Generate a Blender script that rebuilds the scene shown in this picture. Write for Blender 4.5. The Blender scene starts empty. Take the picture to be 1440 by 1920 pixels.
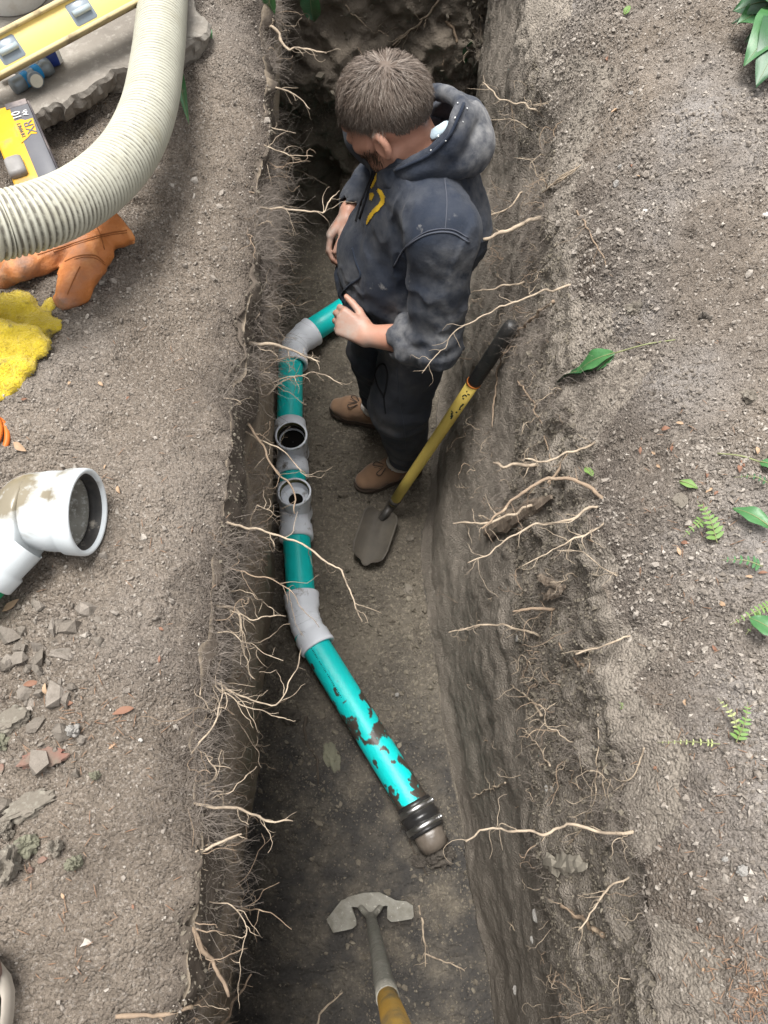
import bpy, math, random
import numpy as np
from mathutils import Vector, Matrix
from mathutils.bvhtree import BVHTree

# ------------------------------------------------------------------ camera, world, sun, exposure
SC = bpy.context.scene
COL = SC.collection
F_PX = 1442.0                      # focal length in photo pixels (1440 x 1920)
PITCH = math.radians(64.4)         # optical axis below the horizontal
CAM = np.array([0.0, 0.0, 1.05])   # held about a metre above the left bank
cam = bpy.data.cameras.new('camera')
cam_o = bpy.data.objects.new('camera', cam); COL.objects.link(cam_o)
cam.sensor_fit = 'VERTICAL'; cam.sensor_height = 36.0
cam.lens = 36.0 * F_PX / 1920.0
cam.clip_start = 0.02; cam.clip_end = 200.0
cam_o.location = CAM; cam_o.rotation_euler = (math.pi / 2 - PITCH, 0, 0)
SC.camera = cam_o

SUN_DIR = Vector((-0.10, 0.10, 0.99)).normalized()   # towards the light
w = bpy.data.worlds.new('World'); SC.world = w; w.use_nodes = True
nt = w.node_tree; nt.nodes.clear()
sky = nt.nodes.new('ShaderNodeTexSky'); sky.sky_type = 'NISHITA'; sky.sun_disc = False
sky.sun_elevation = math.asin(SUN_DIR.z); sky.sun_rotation = math.atan2(SUN_DIR.x, SUN_DIR.y)
sky.dust_density = 4.0; sky.air_density = 1.2; sky.ozone_density = 1.0
hs = nt.nodes.new('ShaderNodeHueSaturation'); hs.inputs['Saturation'].default_value = 0.12
bg = nt.nodes.new('ShaderNodeBackground'); bg.inputs['Strength'].default_value = 0.07
wo = nt.nodes.new('ShaderNodeOutputWorld')
nt.links.new(sky.outputs[0], hs.inputs['Color']); nt.links.new(hs.outputs[0], bg.inputs[0]); nt.links.new(bg.outputs[0], wo.inputs[0])
sun = bpy.data.lights.new('sun', 'SUN'); sun.energy = 1.5; sun.angle = math.radians(24); sun.color = (1.0, 0.98, 0.95)
sun_o = bpy.data.objects.new('sun', sun); COL.objects.link(sun_o)
sun_o.rotation_euler = (-SUN_DIR).to_track_quat('-Z', 'Y').to_euler()
SC.view_settings.view_transform = 'Standard'; SC.view_settings.look = 'None'
SC.view_settings.gamma = 1.0; SC.view_settings.exposure = 2.03; SC.view_settings.use_curve_mapping = False
SC.render.engine = 'CYCLES'
SC.cycles.max_bounces = 6; SC.cycles.diffuse_bounces = 4

# ------------------------------------------------------------------ helpers
rng = np.random.default_rng(7)
R_ = random.Random(11)
FW = np.array([0, math.cos(PITCH), -math.sin(PITCH)]); UPV = np.array([0, math.sin(PITCH), math.cos(PITCH)])
A = lambda *a: np.array(a, dtype=float)

def ray(x, y):
    return FW + A(1, 0, 0) * ((x - 720) / F_PX) - UPV * ((y - 960) / F_PX)
def at(x, y, z):
    d = ray(x, y); return CAM + d * ((z - CAM[2]) / d[2])
def aty(x, y, Y):
    d = ray(x, y); return CAM + d * (Y / d[1])
def nrm(v):
    v = np.asarray(v, float); return v / (np.linalg.norm(v) + 1e-12)

def thing(name, label, cat, base=(0, 0, 0), group=None):
    o = bpy.data.objects.new(name, None); COL.objects.link(o); o.empty_display_size = 0.05
    o.location = tuple(base); o['label'] = label; o['category'] = cat
    if group: o['group'] = group
    return o
def wpos(o):
    p = np.zeros(3)
    while o is not None:
        p += np.array(o.location); o = o.parent
    return p
def mesh_of(name, v, f, smooth=True):
    me = bpy.data.meshes.new(name)
    v = np.asarray(v, dtype=np.float32)
    if isinstance(f, np.ndarray):
        n, k = f.shape
        me.vertices.add(len(v)); me.vertices.foreach_set('co', v.ravel())
        me.loops.add(n * k); me.loops.foreach_set('vertex_index', f.astype(np.int32).ravel())
        me.polygons.add(n); me.polygons.foreach_set('loop_start', np.arange(0, n * k, k, dtype=np.int32))
        try: me.polygons.foreach_set('loop_total', np.full(n, k, dtype=np.int32))
        except Exception: pass
        me.update(calc_edges=True)
    else:
        me.from_pydata(v.tolist(), [], [tuple(int(i) for i in q) for q in f]); me.update()
    me.polygons.foreach_set('use_smooth', np.full(len(me.polygons), bool(smooth)))
    return me
def part(name, v, f, mat, parent=None, smooth=True, attr=None, label=None):
    v = np.asarray(v, float)
    if parent is not None:
        v = v - wpos(parent)
    me = mesh_of(name, v, f, smooth)
    if mat is not None:
        for m in (mat if isinstance(mat, (list, tuple)) else [mat]): me.materials.append(m)
    if attr:
        for k, val in attr.items():
            a = me.attributes.new(k, 'FLOAT', 'POINT'); a.data.foreach_set('value', np.asarray(val, dtype=np.float32))
    o = bpy.data.objects.new(name, me); COL.objects.link(o)
    if parent is not None: o.parent = parent
    if label: o['label'] = label
    return o
def solo(name, label, cat, v, f, mat, group=None, smooth=True, attr=None, base=None):
    v = np.asarray(v, float)
    b = np.array([v[:, 0].mean(), v[:, 1].mean(), v[:, 2].min()]) if base is None else np.asarray(base, float)
    o = part(name, v - b, f, mat, None, smooth, attr)
    o.location = tuple(b); o['label'] = label; o['category'] = cat
    if group: o['group'] = group
    return o
def struct(o, label, kind='structure', cat=None):
    o['kind'] = kind; o['label'] = label
    if cat: o['category'] = cat
    return o
def merge(lst):
    V, Fq, Ft, n = [], [], [], 0
    for v, f in lst:
        V.append(np.asarray(v, float))
        for q in f:
            (Fq if len(q) == 4 else Ft).append([i + n for i in q])
        n += len(v)
    return np.vstack(V), Fq + Ft

# numpy value noise -------------------------------------------------
def _h(i, j, k, s):
    n = (i.astype(np.int64) * 374761393 + j.astype(np.int64) * 668265263 + k.astype(np.int64) * 2147483647 + s * 974634541) & 0xFFFFFFFF
    n = ((n ^ (n >> 13)) * 1274126177) & 0xFFFFFFFF
    n = (n ^ (n >> 16)) & 0xFFFFFFFF
    return n.astype(np.float64) / 4294967295.0
def vnoise(p, scale, seed=0):
    q = np.asarray(p, float) * scale + 100.0
    i = np.floor(q).astype(np.int64); f = q - i; f = f * f * f * (f * (f * 6 - 15) + 10)
    out = np.zeros(len(q))
    for a in (0, 1):
        for b in (0, 1):
            for c in (0, 1):
                wgt = (f[:, 0] if a else 1 - f[:, 0]) * (f[:, 1] if b else 1 - f[:, 1]) * (f[:, 2] if c else 1 - f[:, 2])
                out += wgt * _h(i[:, 0] + a, i[:, 1] + b, i[:, 2] + c, seed)
    return out * 2 - 1
def fbm(p, scale, oct=3, seed=0, gain=0.5):
    o = 0; a = 1
    for k in range(oct):
        o = o + a * vnoise(p, scale * 2.03 ** k, seed + 17 * k); a *= gain
    return o
def domes(u, v, cell, seed, dens=1.0):
    """height of half-buried crumbs, one per cell of a jittered grid (surface coordinates u, v)"""
    iu = np.floor(u / cell).astype(np.int64); iv = np.floor(v / cell).astype(np.int64)
    out = np.zeros(u.shape)
    z = np.zeros_like(iu)
    for a in (-1, 0, 1):
        for b in (-1, 0, 1):
            cu, cv = iu + a, iv + b
            px = (cu + _h(cu, cv, z, seed)) * cell; py = (cv + _h(cu, cv, z, seed + 1)) * cell
            r = cell * (0.18 + 0.5 * _h(cu, cv, z, seed + 2) ** 1.5)
            st = 0.7 + 0.6 * _h(cu, cv, z, seed + 4); ang = 6.28 * _h(cu, cv, z, seed + 5)
            ca, sa = np.cos(ang), np.sin(ang)
            du, dv = u - px, v - py
            du, dv = (du * ca + dv * sa) * st, (-du * sa + dv * ca) / st
            on = _h(cu, cv, z, seed + 3) < dens
            d2 = np.abs(du / r) ** 2.6 + np.abs(dv / r) ** 2.6
            out = np.maximum(out, np.where(on, np.sqrt(np.clip(1 - d2, 0, 1)) * r * 0.7, 0))
    return out

# tubes ---------------------------------------------------------------
def catmull(P, n):
    P = np.asarray(P, float)
    if len(P) < 3:
        t = np.linspace(0, 1, n)[:, None]; return P[0] * (1 - t) + P[-1] * t
    Q = np.vstack([2 * P[0] - P[1], P, 2 * P[-1] - P[-2]])
    L = np.concatenate([[0], np.cumsum(np.linalg.norm(np.diff(P, axis=0), axis=1))])
    s = np.linspace(0, L[-1], n); out = np.zeros((n, 3))
    for k, x in enumerate(s):
        i = min(np.searchsorted(L, x, side='right') - 1, len(P) - 2)
        t = (x - L[i]) / max(L[i + 1] - L[i], 1e-9)
        a, b, c, d = Q[i], Q[i + 1], Q[i + 2], Q[i + 3]
        out[k] = 0.5 * (2 * b + (c - a) * t + (2 * a - 5 * b + 4 * c - d) * t * t + (3 * b - a - 3 * c + d) * t ** 3)
    return out
def frames(P):
    T = np.gradient(P, axis=0); T /= (np.linalg.norm(T, axis=1)[:, None] + 1e-12)
    ref = A(0, 0, 1) if abs(T[0][2]) < 0.8 else A(1, 0, 0)
    N = np.zeros_like(P); n = nrm(np.cross(T[0], ref))
    for i in range(len(P)):
        n = n - T[i] * n.dot(T[i]); n = nrm(n); N[i] = n
    return T, N, np.cross(T, N)
def tube(P, r, sides=8, cap=True, closed=False):
    P = np.asarray(P, float); n = len(P); r = np.broadcast_to(np.asarray(r, float), (n,))
    T, N, B = frames(P)
    a = np.arange(sides) * 2 * math.pi / sides
    V = (P[:, None, :] + r[:, None, None] * (np.cos(a)[None, :, None] * N[:, None, :] + np.sin(a)[None, :, None] * B[:, None, :])).reshape(-1, 3)
    f = []
    for i in range(n - 1):
        for j in range(sides):
            k = (j + 1) % sides
            f.append((i * sides + j, i * sides + k, (i + 1) * sides + k, (i + 1) * sides + j))
    if cap:
        V = np.vstack([V, P[0], P[-1]]); c0, c1 = n * sides, n * sides + 1
        for j in range(sides):
            k = (j + 1) % sides
            f.append((c0, k, j)); f.append((c1, (n - 1) * sides + j, (n - 1) * sides + k))
    return V, f
def lathe(C, axis, prof, sides=32, ref=None):
    """prof: list of (distance along axis, radius); open profile of revolution"""
    axis = nrm(axis); ref = A(0, 0, 1) if ref is None else ref
    if abs(axis.dot(nrm(ref))) > 0.9: ref = A(1, 0, 0)
    N = nrm(np.cross(axis, ref)); B = np.cross(axis, N)
    V = []; f = []
    for s, r in prof:
        for j in range(sides):
            a = 2 * math.pi * j / sides
            V.append(np.asarray(C) + axis * s + (N * math.cos(a) + B * math.sin(a)) * r)
    for i in range(len(prof) - 1):
        for j in range(sides):
            k = (j + 1) % sides
            f.append((i * sides + j, i * sides + k, (i + 1) * sides + k, (i + 1) * sides + j))
    return np.array(V), f
def box(c, ax, ay, az, sx, sy, sz, bev=0.0):
    """box with chamfered edges; axes ax, ay, az and full sizes"""
    ax, ay, az = nrm(ax), nrm(ay), nrm(az); c = np.asarray(c, float)
    if bev <= 0:
        V = [c + ax * sx / 2 * i + ay * sy / 2 * j + az * sz / 2 * k for i in (-1, 1) for j in (-1, 1) for k in (-1, 1)]
        return np.array(V), [(0, 1, 3, 2), (4, 6, 7, 5), (0, 4, 5, 1), (2, 3, 7, 6), (0, 2, 6, 4), (1, 5, 7, 3)]
    V = []; f = []
    hx, hy = sx / 2, sy / 2
    lv = [(-sz / 2, bev), (-sz / 2 + bev, 0), (sz / 2 - bev, 0), (sz / 2, bev)]
    for z, ins in lv:
        x, y, b = hx - ins, hy - ins, bev
        for (p, q) in ((x, y - b), (x - b, y), (-x + b, y), (-x, y - b), (-x, -y + b), (-x + b, -y), (x - b, -y), (x, -y + b)):
            V.append(c + ax * p + ay * q + az * z)
    for i in range(3):
        for j in range(8):
            k = (j + 1) % 8
            f.append((i * 8 + j, i * 8 + k, i * 8 + 8 + k, i * 8 + 8 + j))
    f.append(tuple(range(7, -1, -1))); f.append(tuple(range(24, 32)))
    return np.array(V), f

# signed distance fields turned into one continuous mesh -------------
class Field:
    def __init__(s, lo, hi, h):
        s.lo = np.asarray(lo, float); s.h = h
        s.n = np.ceil((np.asarray(hi, float) - s.lo) / h).astype(int) + 1
        s.F = np.full(s.n, 1.0, dtype=np.float32)
    def _sub(s, lo, hi):
        a = np.clip(np.floor((lo - s.lo) / s.h).astype(int), 0, s.n - 1); b = np.clip(np.ceil((hi - s.lo) / s.h).astype(int) + 1, 1, s.n)
        sl = tuple(slice(a[i], max(b[i], a[i] + 1)) for i in range(3))
        g = [s.lo[i] + s.h * np.arange(sl[i].start, sl[i].stop) for i in range(3)]
        return sl, np.stack(np.meshgrid(*g, indexing='ij'), -1)
    def _mix(s, sl, d, k, sub):
        f = s.F[sl]
        if sub:
            d = -d
            h = np.clip(0.5 + 0.5 * (d - f) / k, 0, 1); s.F[sl] = (f * (1 - h) + d * h + k * h * (1 - h)).astype(np.float32)
        else:
            h = np.clip(0.5 + 0.5 * (f - d) / k, 0, 1); s.F[sl] = (f * (1 - h) + d * h - k * h * (1 - h)).astype(np.float32)
    def cone(s, a, b, r1, r2, k=0.02, n=None, sq=1.0, sub=False):
        a = np.asarray(a, float); b = np.asarray(b, float); m = max(r1, r2) + 2.5 * k + 3 * s.h
        sl, p = s._sub(np.minimum(a, b) - m, np.maximum(a, b) + m)
        q = p - a; ba = b - a
        if n is not None:
            n = nrm(n); q = q + ((sq - 1) * (q @ n))[..., None] * n; ba = ba + (sq - 1) * ba.dot(n) * n
        t = np.clip((q @ ba) / (ba.dot(ba) + 1e-12), 0, 1)
        d = np.linalg.norm(q - t[..., None] * ba, axis=-1) - (r1 + (r2 - r1) * t)
        if n is not None: d = d / max(1.0, sq * 0.8)
        s._mix(sl, d, k, sub)
    def ell(s, c, rad, axes=None, k=0.02, sub=False):
        c = np.asarray(c, float); rad = np.asarray(rad, float); m = rad.max() + 2.5 * k + 3 * s.h
        sl, p = s._sub(c - m, c + m)
        q = p - c
        if axes is not None: q = q @ np.asarray(axes, float).T
        k0 = np.linalg.norm(q / rad, axis=-1); k1 = np.linalg.norm(q / rad ** 2, axis=-1)
        s._mix(sl, k0 * (k0 - 1) / (k1 + 1e-9), k, sub)
    def cut(s, c, n):                # keep the side the normal points away from
        sl, p = s._sub(s.lo, s.lo + s.h * s.n)
        s.F = np.maximum(s.F, ((p - np.asarray(c)) @ nrm(n)).astype(np.float32))
    def chain(s, pts, k=0.02, **kw):
        for (a, ra), (b, rb) in zip(pts[:-1], pts[1:]): s.cone(a, b, ra, rb, k, **kw)
    def warp(s, fn, band=0.03):
        idx = np.argwhere(np.abs(s.F) < band)
        p = s.lo + s.h * idx
        s.F[tuple(idx.T)] += fn(p).astype(np.float32)
    def mesh(s, smooth=1):
        F = s.F; S = F < 0
        n = np.array(F.shape) - 1
        cnt = np.zeros(n, dtype=np.int8)
        for a in (0, 1):
            for b in (0, 1):
                for c in (0, 1): cnt += S[a:a + n[0], b:b + n[1], c:c + n[2]]
        act = np.argwhere((cnt > 0) & (cnt < 8))
        idx = np.full(n, -1, dtype=np.int32); idx[tuple(act.T)] = np.arange(len(act))
        acc = np.zeros((len(act), 3)); num = np.zeros(len(act))
        cor = [(a, b, c) for a in (0, 1) for b in (0, 1) for c in (0, 1)]
        for u in cor:
            for v in cor:
                if u < v and sum(abs(x - y) for x, y in zip(u, v)) == 1:
                    fu = F[tuple((act + u).T)].astype(float); fv = F[tuple((act + v).T)].astype(float)
                    m = (fu < 0) != (fv < 0); t = np.where(m, fu / np.where(m, fu - fv, 1), 0)
                    acc += np.where(m[:, None], np.array(u) + t[:, None] * (np.array(v) - np.array(u)), 0); num += m
        V = s.lo + s.h * (act + acc / num[:, None])
        faces = []
        for ax in range(3):
            o1, o2 = [(1, 2), (2, 0), (0, 1)][ax]
            a0 = [slice(None)] * 3; a1 = [slice(None)] * 3; a0[ax] = slice(0, -1); a1[ax] = slice(1, None)
            e = S[tuple(a0)] != S[tuple(a1)]
            q = np.argwhere(e); q = q[(q[:, o1] > 0) & (q[:, o2] > 0) & (q[:, o1] < F.shape[o1] - 1) & (q[:, o2] < F.shape[o2] - 1)]
            ins = S[tuple(q.T)]
            d1 = np.zeros(3, int); d1[o1] = 1; d2 = np.zeros(3, int); d2[o2] = 1
            quad = np.stack([idx[tuple(x.T)] for x in (q - d1 - d2, q - d2, q, q - d1)], 1)
            quad[~ins] = quad[~ins][:, ::-1]
            faces.append(quad)
        Fc = np.vstack(faces); Fc = Fc[(Fc >= 0).all(1)]
        for _ in range(smooth):
            acc = np.zeros_like(V); num = np.zeros(len(V))
            for i in range(4):
                a, b = Fc[:, i], Fc[:, (i + 1) % 4]
                np.add.at(acc, a, V[b]); np.add.at(num, a, 1); np.add.at(acc, b, V[a]); np.add.at(num, b, 1)
            V = 0.5 * V + 0.5 * acc / np.maximum(num, 1)[:, None]
        return V, Fc
def bvh_of(V, Fc):
    return BVHTree.FromPolygons([tuple(x) for x in V.tolist()], Fc.tolist() if isinstance(Fc, np.ndarray) else Fc)
def cast(bvh, x, y, off=0.0):
    d = nrm(ray(x, y)); h = bvh.ray_cast(Vector(CAM), Vector(d))
    if h[0] is None: return None, None
    n = np.array(h[1]); n = n if n.dot(d) < 0 else -n
    return np.array(h[0]) + n * off, n
def cast_line(bvh, pts, off, n=24):
    P = np.array([p + (0,) if len(p) == 2 else p for p in pts], float); Q = catmull(P, n)
    out = [cast(bvh, q[0], q[1], off)[0] for q in Q]
    return np.array([o for o in out if o is not None])

# ------------------------------------------------------------------ materials
def mat(name, c1, c2=None, scale=8.0, rough=0.8, bump=0.0, bscale=60.0, dirt=None, dth=0.6, dscale=6.0, attr=None, acol=None,
        spec=0.3, metal=0.0, detail=6.0, fine=None, fscale=90.0, stretch=None, soft=0.06, attr2=None, acol2=None, sheen=0.0, vor=0.0, vscale=60.0, coat=0.0, trans=0.0):
    m = bpy.data.materials.new(name); m.use_nodes = True; n = m.node_tree.nodes; L = m.node_tree.links
    b = n['Principled BSDF']
    b.inputs['Roughness'].default_value = rough; b.inputs['Specular IOR Level'].default_value = spec; b.inputs['Metallic'].default_value = metal
    if sheen: b.inputs['Sheen Weight'].default_value = sheen
    if coat: b.inputs['Coat Weight'].default_value = coat
    tc = n.new('ShaderNodeTexCoord'); vec = tc.outputs['Object']
    if stretch:
        mp = n.new('ShaderNodeMapping'); mp.inputs['Scale'].default_value = stretch; L.new(vec, mp.inputs['Vector']); vec = mp.outputs[0]
    def noise(sc, det=detail, ro=0.6):
        t = n.new('ShaderNodeTexNoise'); t.inputs['Scale'].default_value = sc; t.inputs['Detail'].default_value = det; t.inputs['Roughness'].default_value = ro
        L.new(vec, t.inputs['Vector']); return t.outputs['Fac']
    def ramp(src, a, bb):
        r = n.new('ShaderNodeMapRange'); r.inputs['From Min'].default_value = a; r.inputs['From Max'].default_value = bb; L.new(src, r.inputs['Value']); return r.outputs[0]
    def mix(fac, x, y):
        k = n.new('ShaderNodeMix'); k.data_type = 'RGBA'
        if hasattr(fac, 'is_linked'): L.new(fac, k.inputs[0])
        else: k.inputs[0].default_value = fac
        for s_, q in ((x, 6), (y, 7)):
            if isinstance(s_, tuple): k.inputs[q].default_value = (*s_, 1)
            else: L.new(s_, k.inputs[q])
        return k.outputs[2]
    col = c1
    if c2: col = mix(ramp(noise(scale), 0.3, 0.7), c1, c2)
    if fine: col = mix(ramp(noise(fscale, 3.0, 0.7), 0.52, 0.72), col, fine)
    if attr and acol:
        at_ = n.new('ShaderNodeAttribute'); at_.attribute_name = attr
        mu = n.new('ShaderNodeMath'); mu.operation = 'MULTIPLY'
        L.new(at_.outputs['Fac'], mu.inputs[0]); L.new(ramp(noise(dscale * 2.2), 0.28, 0.68), mu.inputs[1])
        col = mix(mu.outputs[0], col, acol)
    if attr2:
        a2 = n.new('ShaderNodeAttribute'); a2.attribute_name = attr2
        m2 = n.new('ShaderNodeMath'); m2.operation = 'MULTIPLY'; m2.use_clamp = True
        L.new(a2.outputs['Fac'], m2.inputs[0]); L.new(ramp(noise(26), 0.2, 0.6), m2.inputs[1]); col = mix(m2.outputs[0], col, acol2)
    if dirt:
        col = mix(ramp(noise(dscale), dth - soft, dth + soft), col, dirt)
    if isinstance(col, tuple): b.inputs['Base Color'].default_value = (*col, 1)
    else: L.new(col, b.inputs['Base Color'])
    if trans:
        pass
    last = None
    if bump:
        bp = n.new('ShaderNodeBump'); bp.inputs['Strength'].default_value = 1.0; bp.inputs['Distance'].default_value = bump
        L.new(noise(bscale, 6.0, 0.65), bp.inputs['Height']); last = bp.outputs[0]
    if vor:
        vt = n.new('ShaderNodeTexVoronoi'); vt.inputs['Scale'].default_value = vscale; L.new(vec, vt.inputs['Vector'])
        b2 = n.new('ShaderNodeBump'); b2.invert = True; b2.inputs['Distance'].default_value = vor; L.new(vt.outputs['Distance'], b2.inputs['Height'])
        if last: L.new(last, b2.inputs['Normal'])
        last = b2.outputs[0]
    if last: L.new(last, b.inputs['Normal'])
    return m
# ------------------------------------------------------------------ the trench and the ground round it
Z_F, Z_L, Z_R = -1.60, 0.0, -0.20
SOIL = (0.222, 0.183, 0.145); SOIL2 = (0.132, 0.108, 0.086)
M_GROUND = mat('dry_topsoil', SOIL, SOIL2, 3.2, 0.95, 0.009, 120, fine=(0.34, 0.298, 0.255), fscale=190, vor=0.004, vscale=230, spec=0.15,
               attr='tone', acol=(0.275, 0.25, 0.228), dscale=3.0, attr2='dark_soil', acol2=(0.075, 0.061, 0.050))
M_WALL_R = mat('cut_subsoil', (0.215, 0.187, 0.155), (0.145, 0.125, 0.103), 5.0, 0.95, 0.005, 110, fine=(0.25, 0.22, 0.185), fscale=120, vor=0.003, vscale=200, spec=0.15,
               attr='tone', acol=(0.27, 0.235, 0.195), dscale=4.0)
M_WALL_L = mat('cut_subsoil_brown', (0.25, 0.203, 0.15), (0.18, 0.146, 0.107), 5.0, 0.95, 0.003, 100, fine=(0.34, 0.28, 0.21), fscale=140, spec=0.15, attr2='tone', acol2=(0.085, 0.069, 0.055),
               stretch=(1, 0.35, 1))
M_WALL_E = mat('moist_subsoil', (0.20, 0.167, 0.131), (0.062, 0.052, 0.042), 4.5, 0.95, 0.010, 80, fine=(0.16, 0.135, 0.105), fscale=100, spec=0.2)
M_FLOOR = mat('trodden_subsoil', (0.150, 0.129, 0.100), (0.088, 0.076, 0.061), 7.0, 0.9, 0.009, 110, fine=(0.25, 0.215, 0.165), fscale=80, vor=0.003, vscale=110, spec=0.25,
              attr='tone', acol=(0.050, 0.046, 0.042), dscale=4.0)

def coarse(a, b, n, p=2.5):
    return a + (b - a) * np.linspace(0, 1, n + 1)[1:] ** p
pN = np.linspace(1, 0, 31)[1:]
rows_n = np.concatenate([(-0.60 - coarse(0, 7.0, 18))[::-1], (-0.5 - 0.10 * (1 - pN))[::-1]])
rows_y = np.arange(-0.5, 2.46, 0.005)
nE = 150
pE = np.linspace(1, 0, nE + 1)[1:]
yE0, yE1 = 2.46, 2.86
rowY = np.concatenate([rows_n, rows_y, yE0 + (yE1 - yE0) * (1 - pE) ** 0.8, yE1 + coarse(0, 9.0, 26)])
rowP = np.concatenate([np.zeros(18), pN[::-1], np.ones(len(rows_y)), pE, np.zeros(26)])
nb = len(rowY)
xy = lambda pts: (np.array([p[0] for p in pts]), np.array([p[1] for p in pts]))
def curve(pts): a, b = xy(pts); return np.interp(rowY, a, b)
wob = lambda s, sc, amp: amp * fbm(np.stack([rowY, rowY * 0 + s, rowY * 0], 1), sc, 3, s)
XLr = curve([(-8, -0.25), (0, -0.25), (0.8, -0.245), (1.3, -0.235), (1.7, -0.27), (3, -0.30)]) + wob(3, 5, 0.013) + wob(13, 17, 0.009)
XLf = curve([(-8, -0.45), (-0.35, -0.445), (0.23, -0.435), (1.0, -0.415), (1.9, -0.45), (3, -0.50)]) + wob(5, 3, 0.012)
XRf = curve([(-8, 0.33), (-0.35, 0.32), (-0.07, 0.295), (0.235, 0.245), (0.58, 0.2), (0.97, 0.158), (1.18, 0.145), (1.6, 0.21), (2.2, 0.27), (3, 0.30)]) + wob(7, 4, 0.012)
XRr = curve([(-8, 0.384), (0.4, 0.382), (0.8, 0.390), (1.6, 0.392), (2.4, 0.39), (3, 0.40)]) + wob(9, 5, 0.014) + wob(19, 17, 0.010)
cols = []                                   # (kind, a, depth fraction)
for d in (0.74 + coarse(0, 9.5, 24))[::-1]: cols.append(('gl', d, 0))
for d in np.arange(0.74, 0.0, -0.0045): cols.append(('gl', d, 0))
for v in np.linspace(0, 1, 131): cols.append(('wl', v, v))
for t in np.linspace(0, 1, 106)[1:-1]: cols.append(('fl', t, 1))
for v in np.linspace(1, 0, 186): cols.append(('wr', v, v))
for d in np.arange(0.0045, 0.62, 0.0045): cols.append(('gr', d, 0))
for d in 0.62 + coarse(0, 9.5, 24): cols.append(('gr', d, 0))
nc = len(cols)
X = np.zeros((nb, nc)); P = np.zeros((nb, nc)); ZS = np.zeros((nb, nc)); U = np.zeros(nc)
kind = np.array([c[0] for c in cols])
lside = np.zeros(nc)
for j, (k, a, v) in enumerate(cols):
    if k == 'gl': X[:, j] = XLr - a; zs = Z_L
    elif k == 'wl':
        g = np.interp(a, [0, 0.06, 0.12, 0.5, 0.92, 1], [0, -0.02, 0.03, 0.42, 0.97, 1.0])
        X[:, j] = XLr + (XLf - XLr) * g; zs = Z_L
    elif k == 'fl': X[:, j] = XLf + (XRf - XLf) * a; zs = Z_L + (Z_R - Z_L) * a
    elif k == 'wr':
        g = np.interp(1 - a, [0, 0.05, 0.45, 0.85, 0.95, 1], [0, 0.12, 0.50, 0.84, 0.93, 1.0])
        X[:, j] = XRf + (XRr - XRf) * g; zs = Z_R
    else: X[:, j] = XRr + a; zs = Z_R
    ZS[:, j] = zs; P[:, j] = v
    U[j] = 0
# surface coordinate across the section (metres of arc), for crumb patterns
mid = nb // 3
Zc = ZS[mid] * (1 - P[mid]) + Z_F * P[mid]
U = np.concatenate([[0], np.cumsum(np.hypot(np.diff(X[mid]), np.diff(Zc)))])
PP = np.minimum(P, rowP[:, None])
Y = np.repeat(rowY[:, None], nc, 1)
endm = ((rowP < 1) & (rowP > 0) & (rowY > 1))[:, None] & (PP > 0.02)
hollow = np.clip((PP - 0.52) / 0.3, 0, 1) * np.clip((0.02 - X) / 0.25, 0, 1)       # hollow shaped low in the far left corner to deepen its shade
Y = Y + np.where(endm, 0.27 * hollow, 0)
Z = ZS * (1 - PP) + Z_F * PP
Vv = np.concatenate([[0], np.cumsum(np.hypot(np.diff(rowY), np.diff(rowP) * 1.6))])
UU = np.repeat(U[None, :], nb, 0); VV = np.repeat(Vv[:, None], nc, 1)
pos = np.stack([X, Y, Z], -1)
def normals(p):
    a = np.gradient(p, axis=1); b = np.gradient(p, axis=0); n = np.cross(a, b); l = np.linalg.norm(n, axis=-1)[..., None]
    return n / np.maximum(l, 1e-12)
Nn = normals(pos)
flat = pos.reshape(-1, 3); uf = UU.ravel(); vf = VV.ravel()
big = fbm(flat, 3.0, 3, 1); med = fbm(flat, 14.0, 3, 2); fin = fbm(flat, 55.0, 3, 3)
patch = np.clip(fbm(flat, 5.0, 3, 9) * 1.3 + 0.35, 0, 1)
w1 = fbm(flat, 70, 2, 15); w2 = fbm(flat, 70, 2, 16)
dm1 = domes(uf + .007 * w1, vf + .007 * w2, 0.026, 21, 0.5) * (1 + .5 * w1); dm2 = domes(uf + .004 * w2, vf + .004 * w1, 0.013, 31, 0.8) * (1 + .4 * w2); dm0 = domes(uf + .012 * w1, vf + .012 * w2, 0.055, 41, 0.4) * (1 + .6 * w2)
fin = fin + .8 * fbm(flat, 120, 2, 33)
bil = np.abs(fbm(flat, 26, 2, 36)) * 1.3 - .45; bil2 = np.abs(fbm(flat + .01 * w1[:, None], 60, 2, 37)) - .35
kk = np.repeat(kind[None, :], nb, 0).ravel(); ppf = PP.ravel(); yf = flat[:, 1]; xf = flat[:, 0]
isE = (np.repeat(rowP[:, None], nc, 1).ravel() < P.ravel() - 1e-6) & (ppf > 0)
D = np.zeros(len(flat))
g_l = kk == 'gl'; g_r = kk == 'gr'; w_l = kk == 'wl'; w_r = kk == 'wr'; fl = kk == 'fl'
loL = np.clip(patch - 0.1, 0, 1)
D = np.where(g_l, 0.020 * big + .012 * fbm(flat, 1.7, 2, 38) + 0.008 * med + 0.0030 * fin + loL * (0.3 * dm1 + 0.55 * dm2) + 0.3 * dm2 + .008 * loL * bil + .004 * (.3 + loL) * bil2, D)
D = np.where(g_r, 0.018 * big + 0.011 * med + 0.0045 * fin + (0.3 + 0.7 * patch) * (0.35 * dm1 + 0.7 * dm2) + 0.25 * patch * dm0 + .012 * (.65 + .35 * patch) * bil + .009 * bil2, D)
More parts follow.
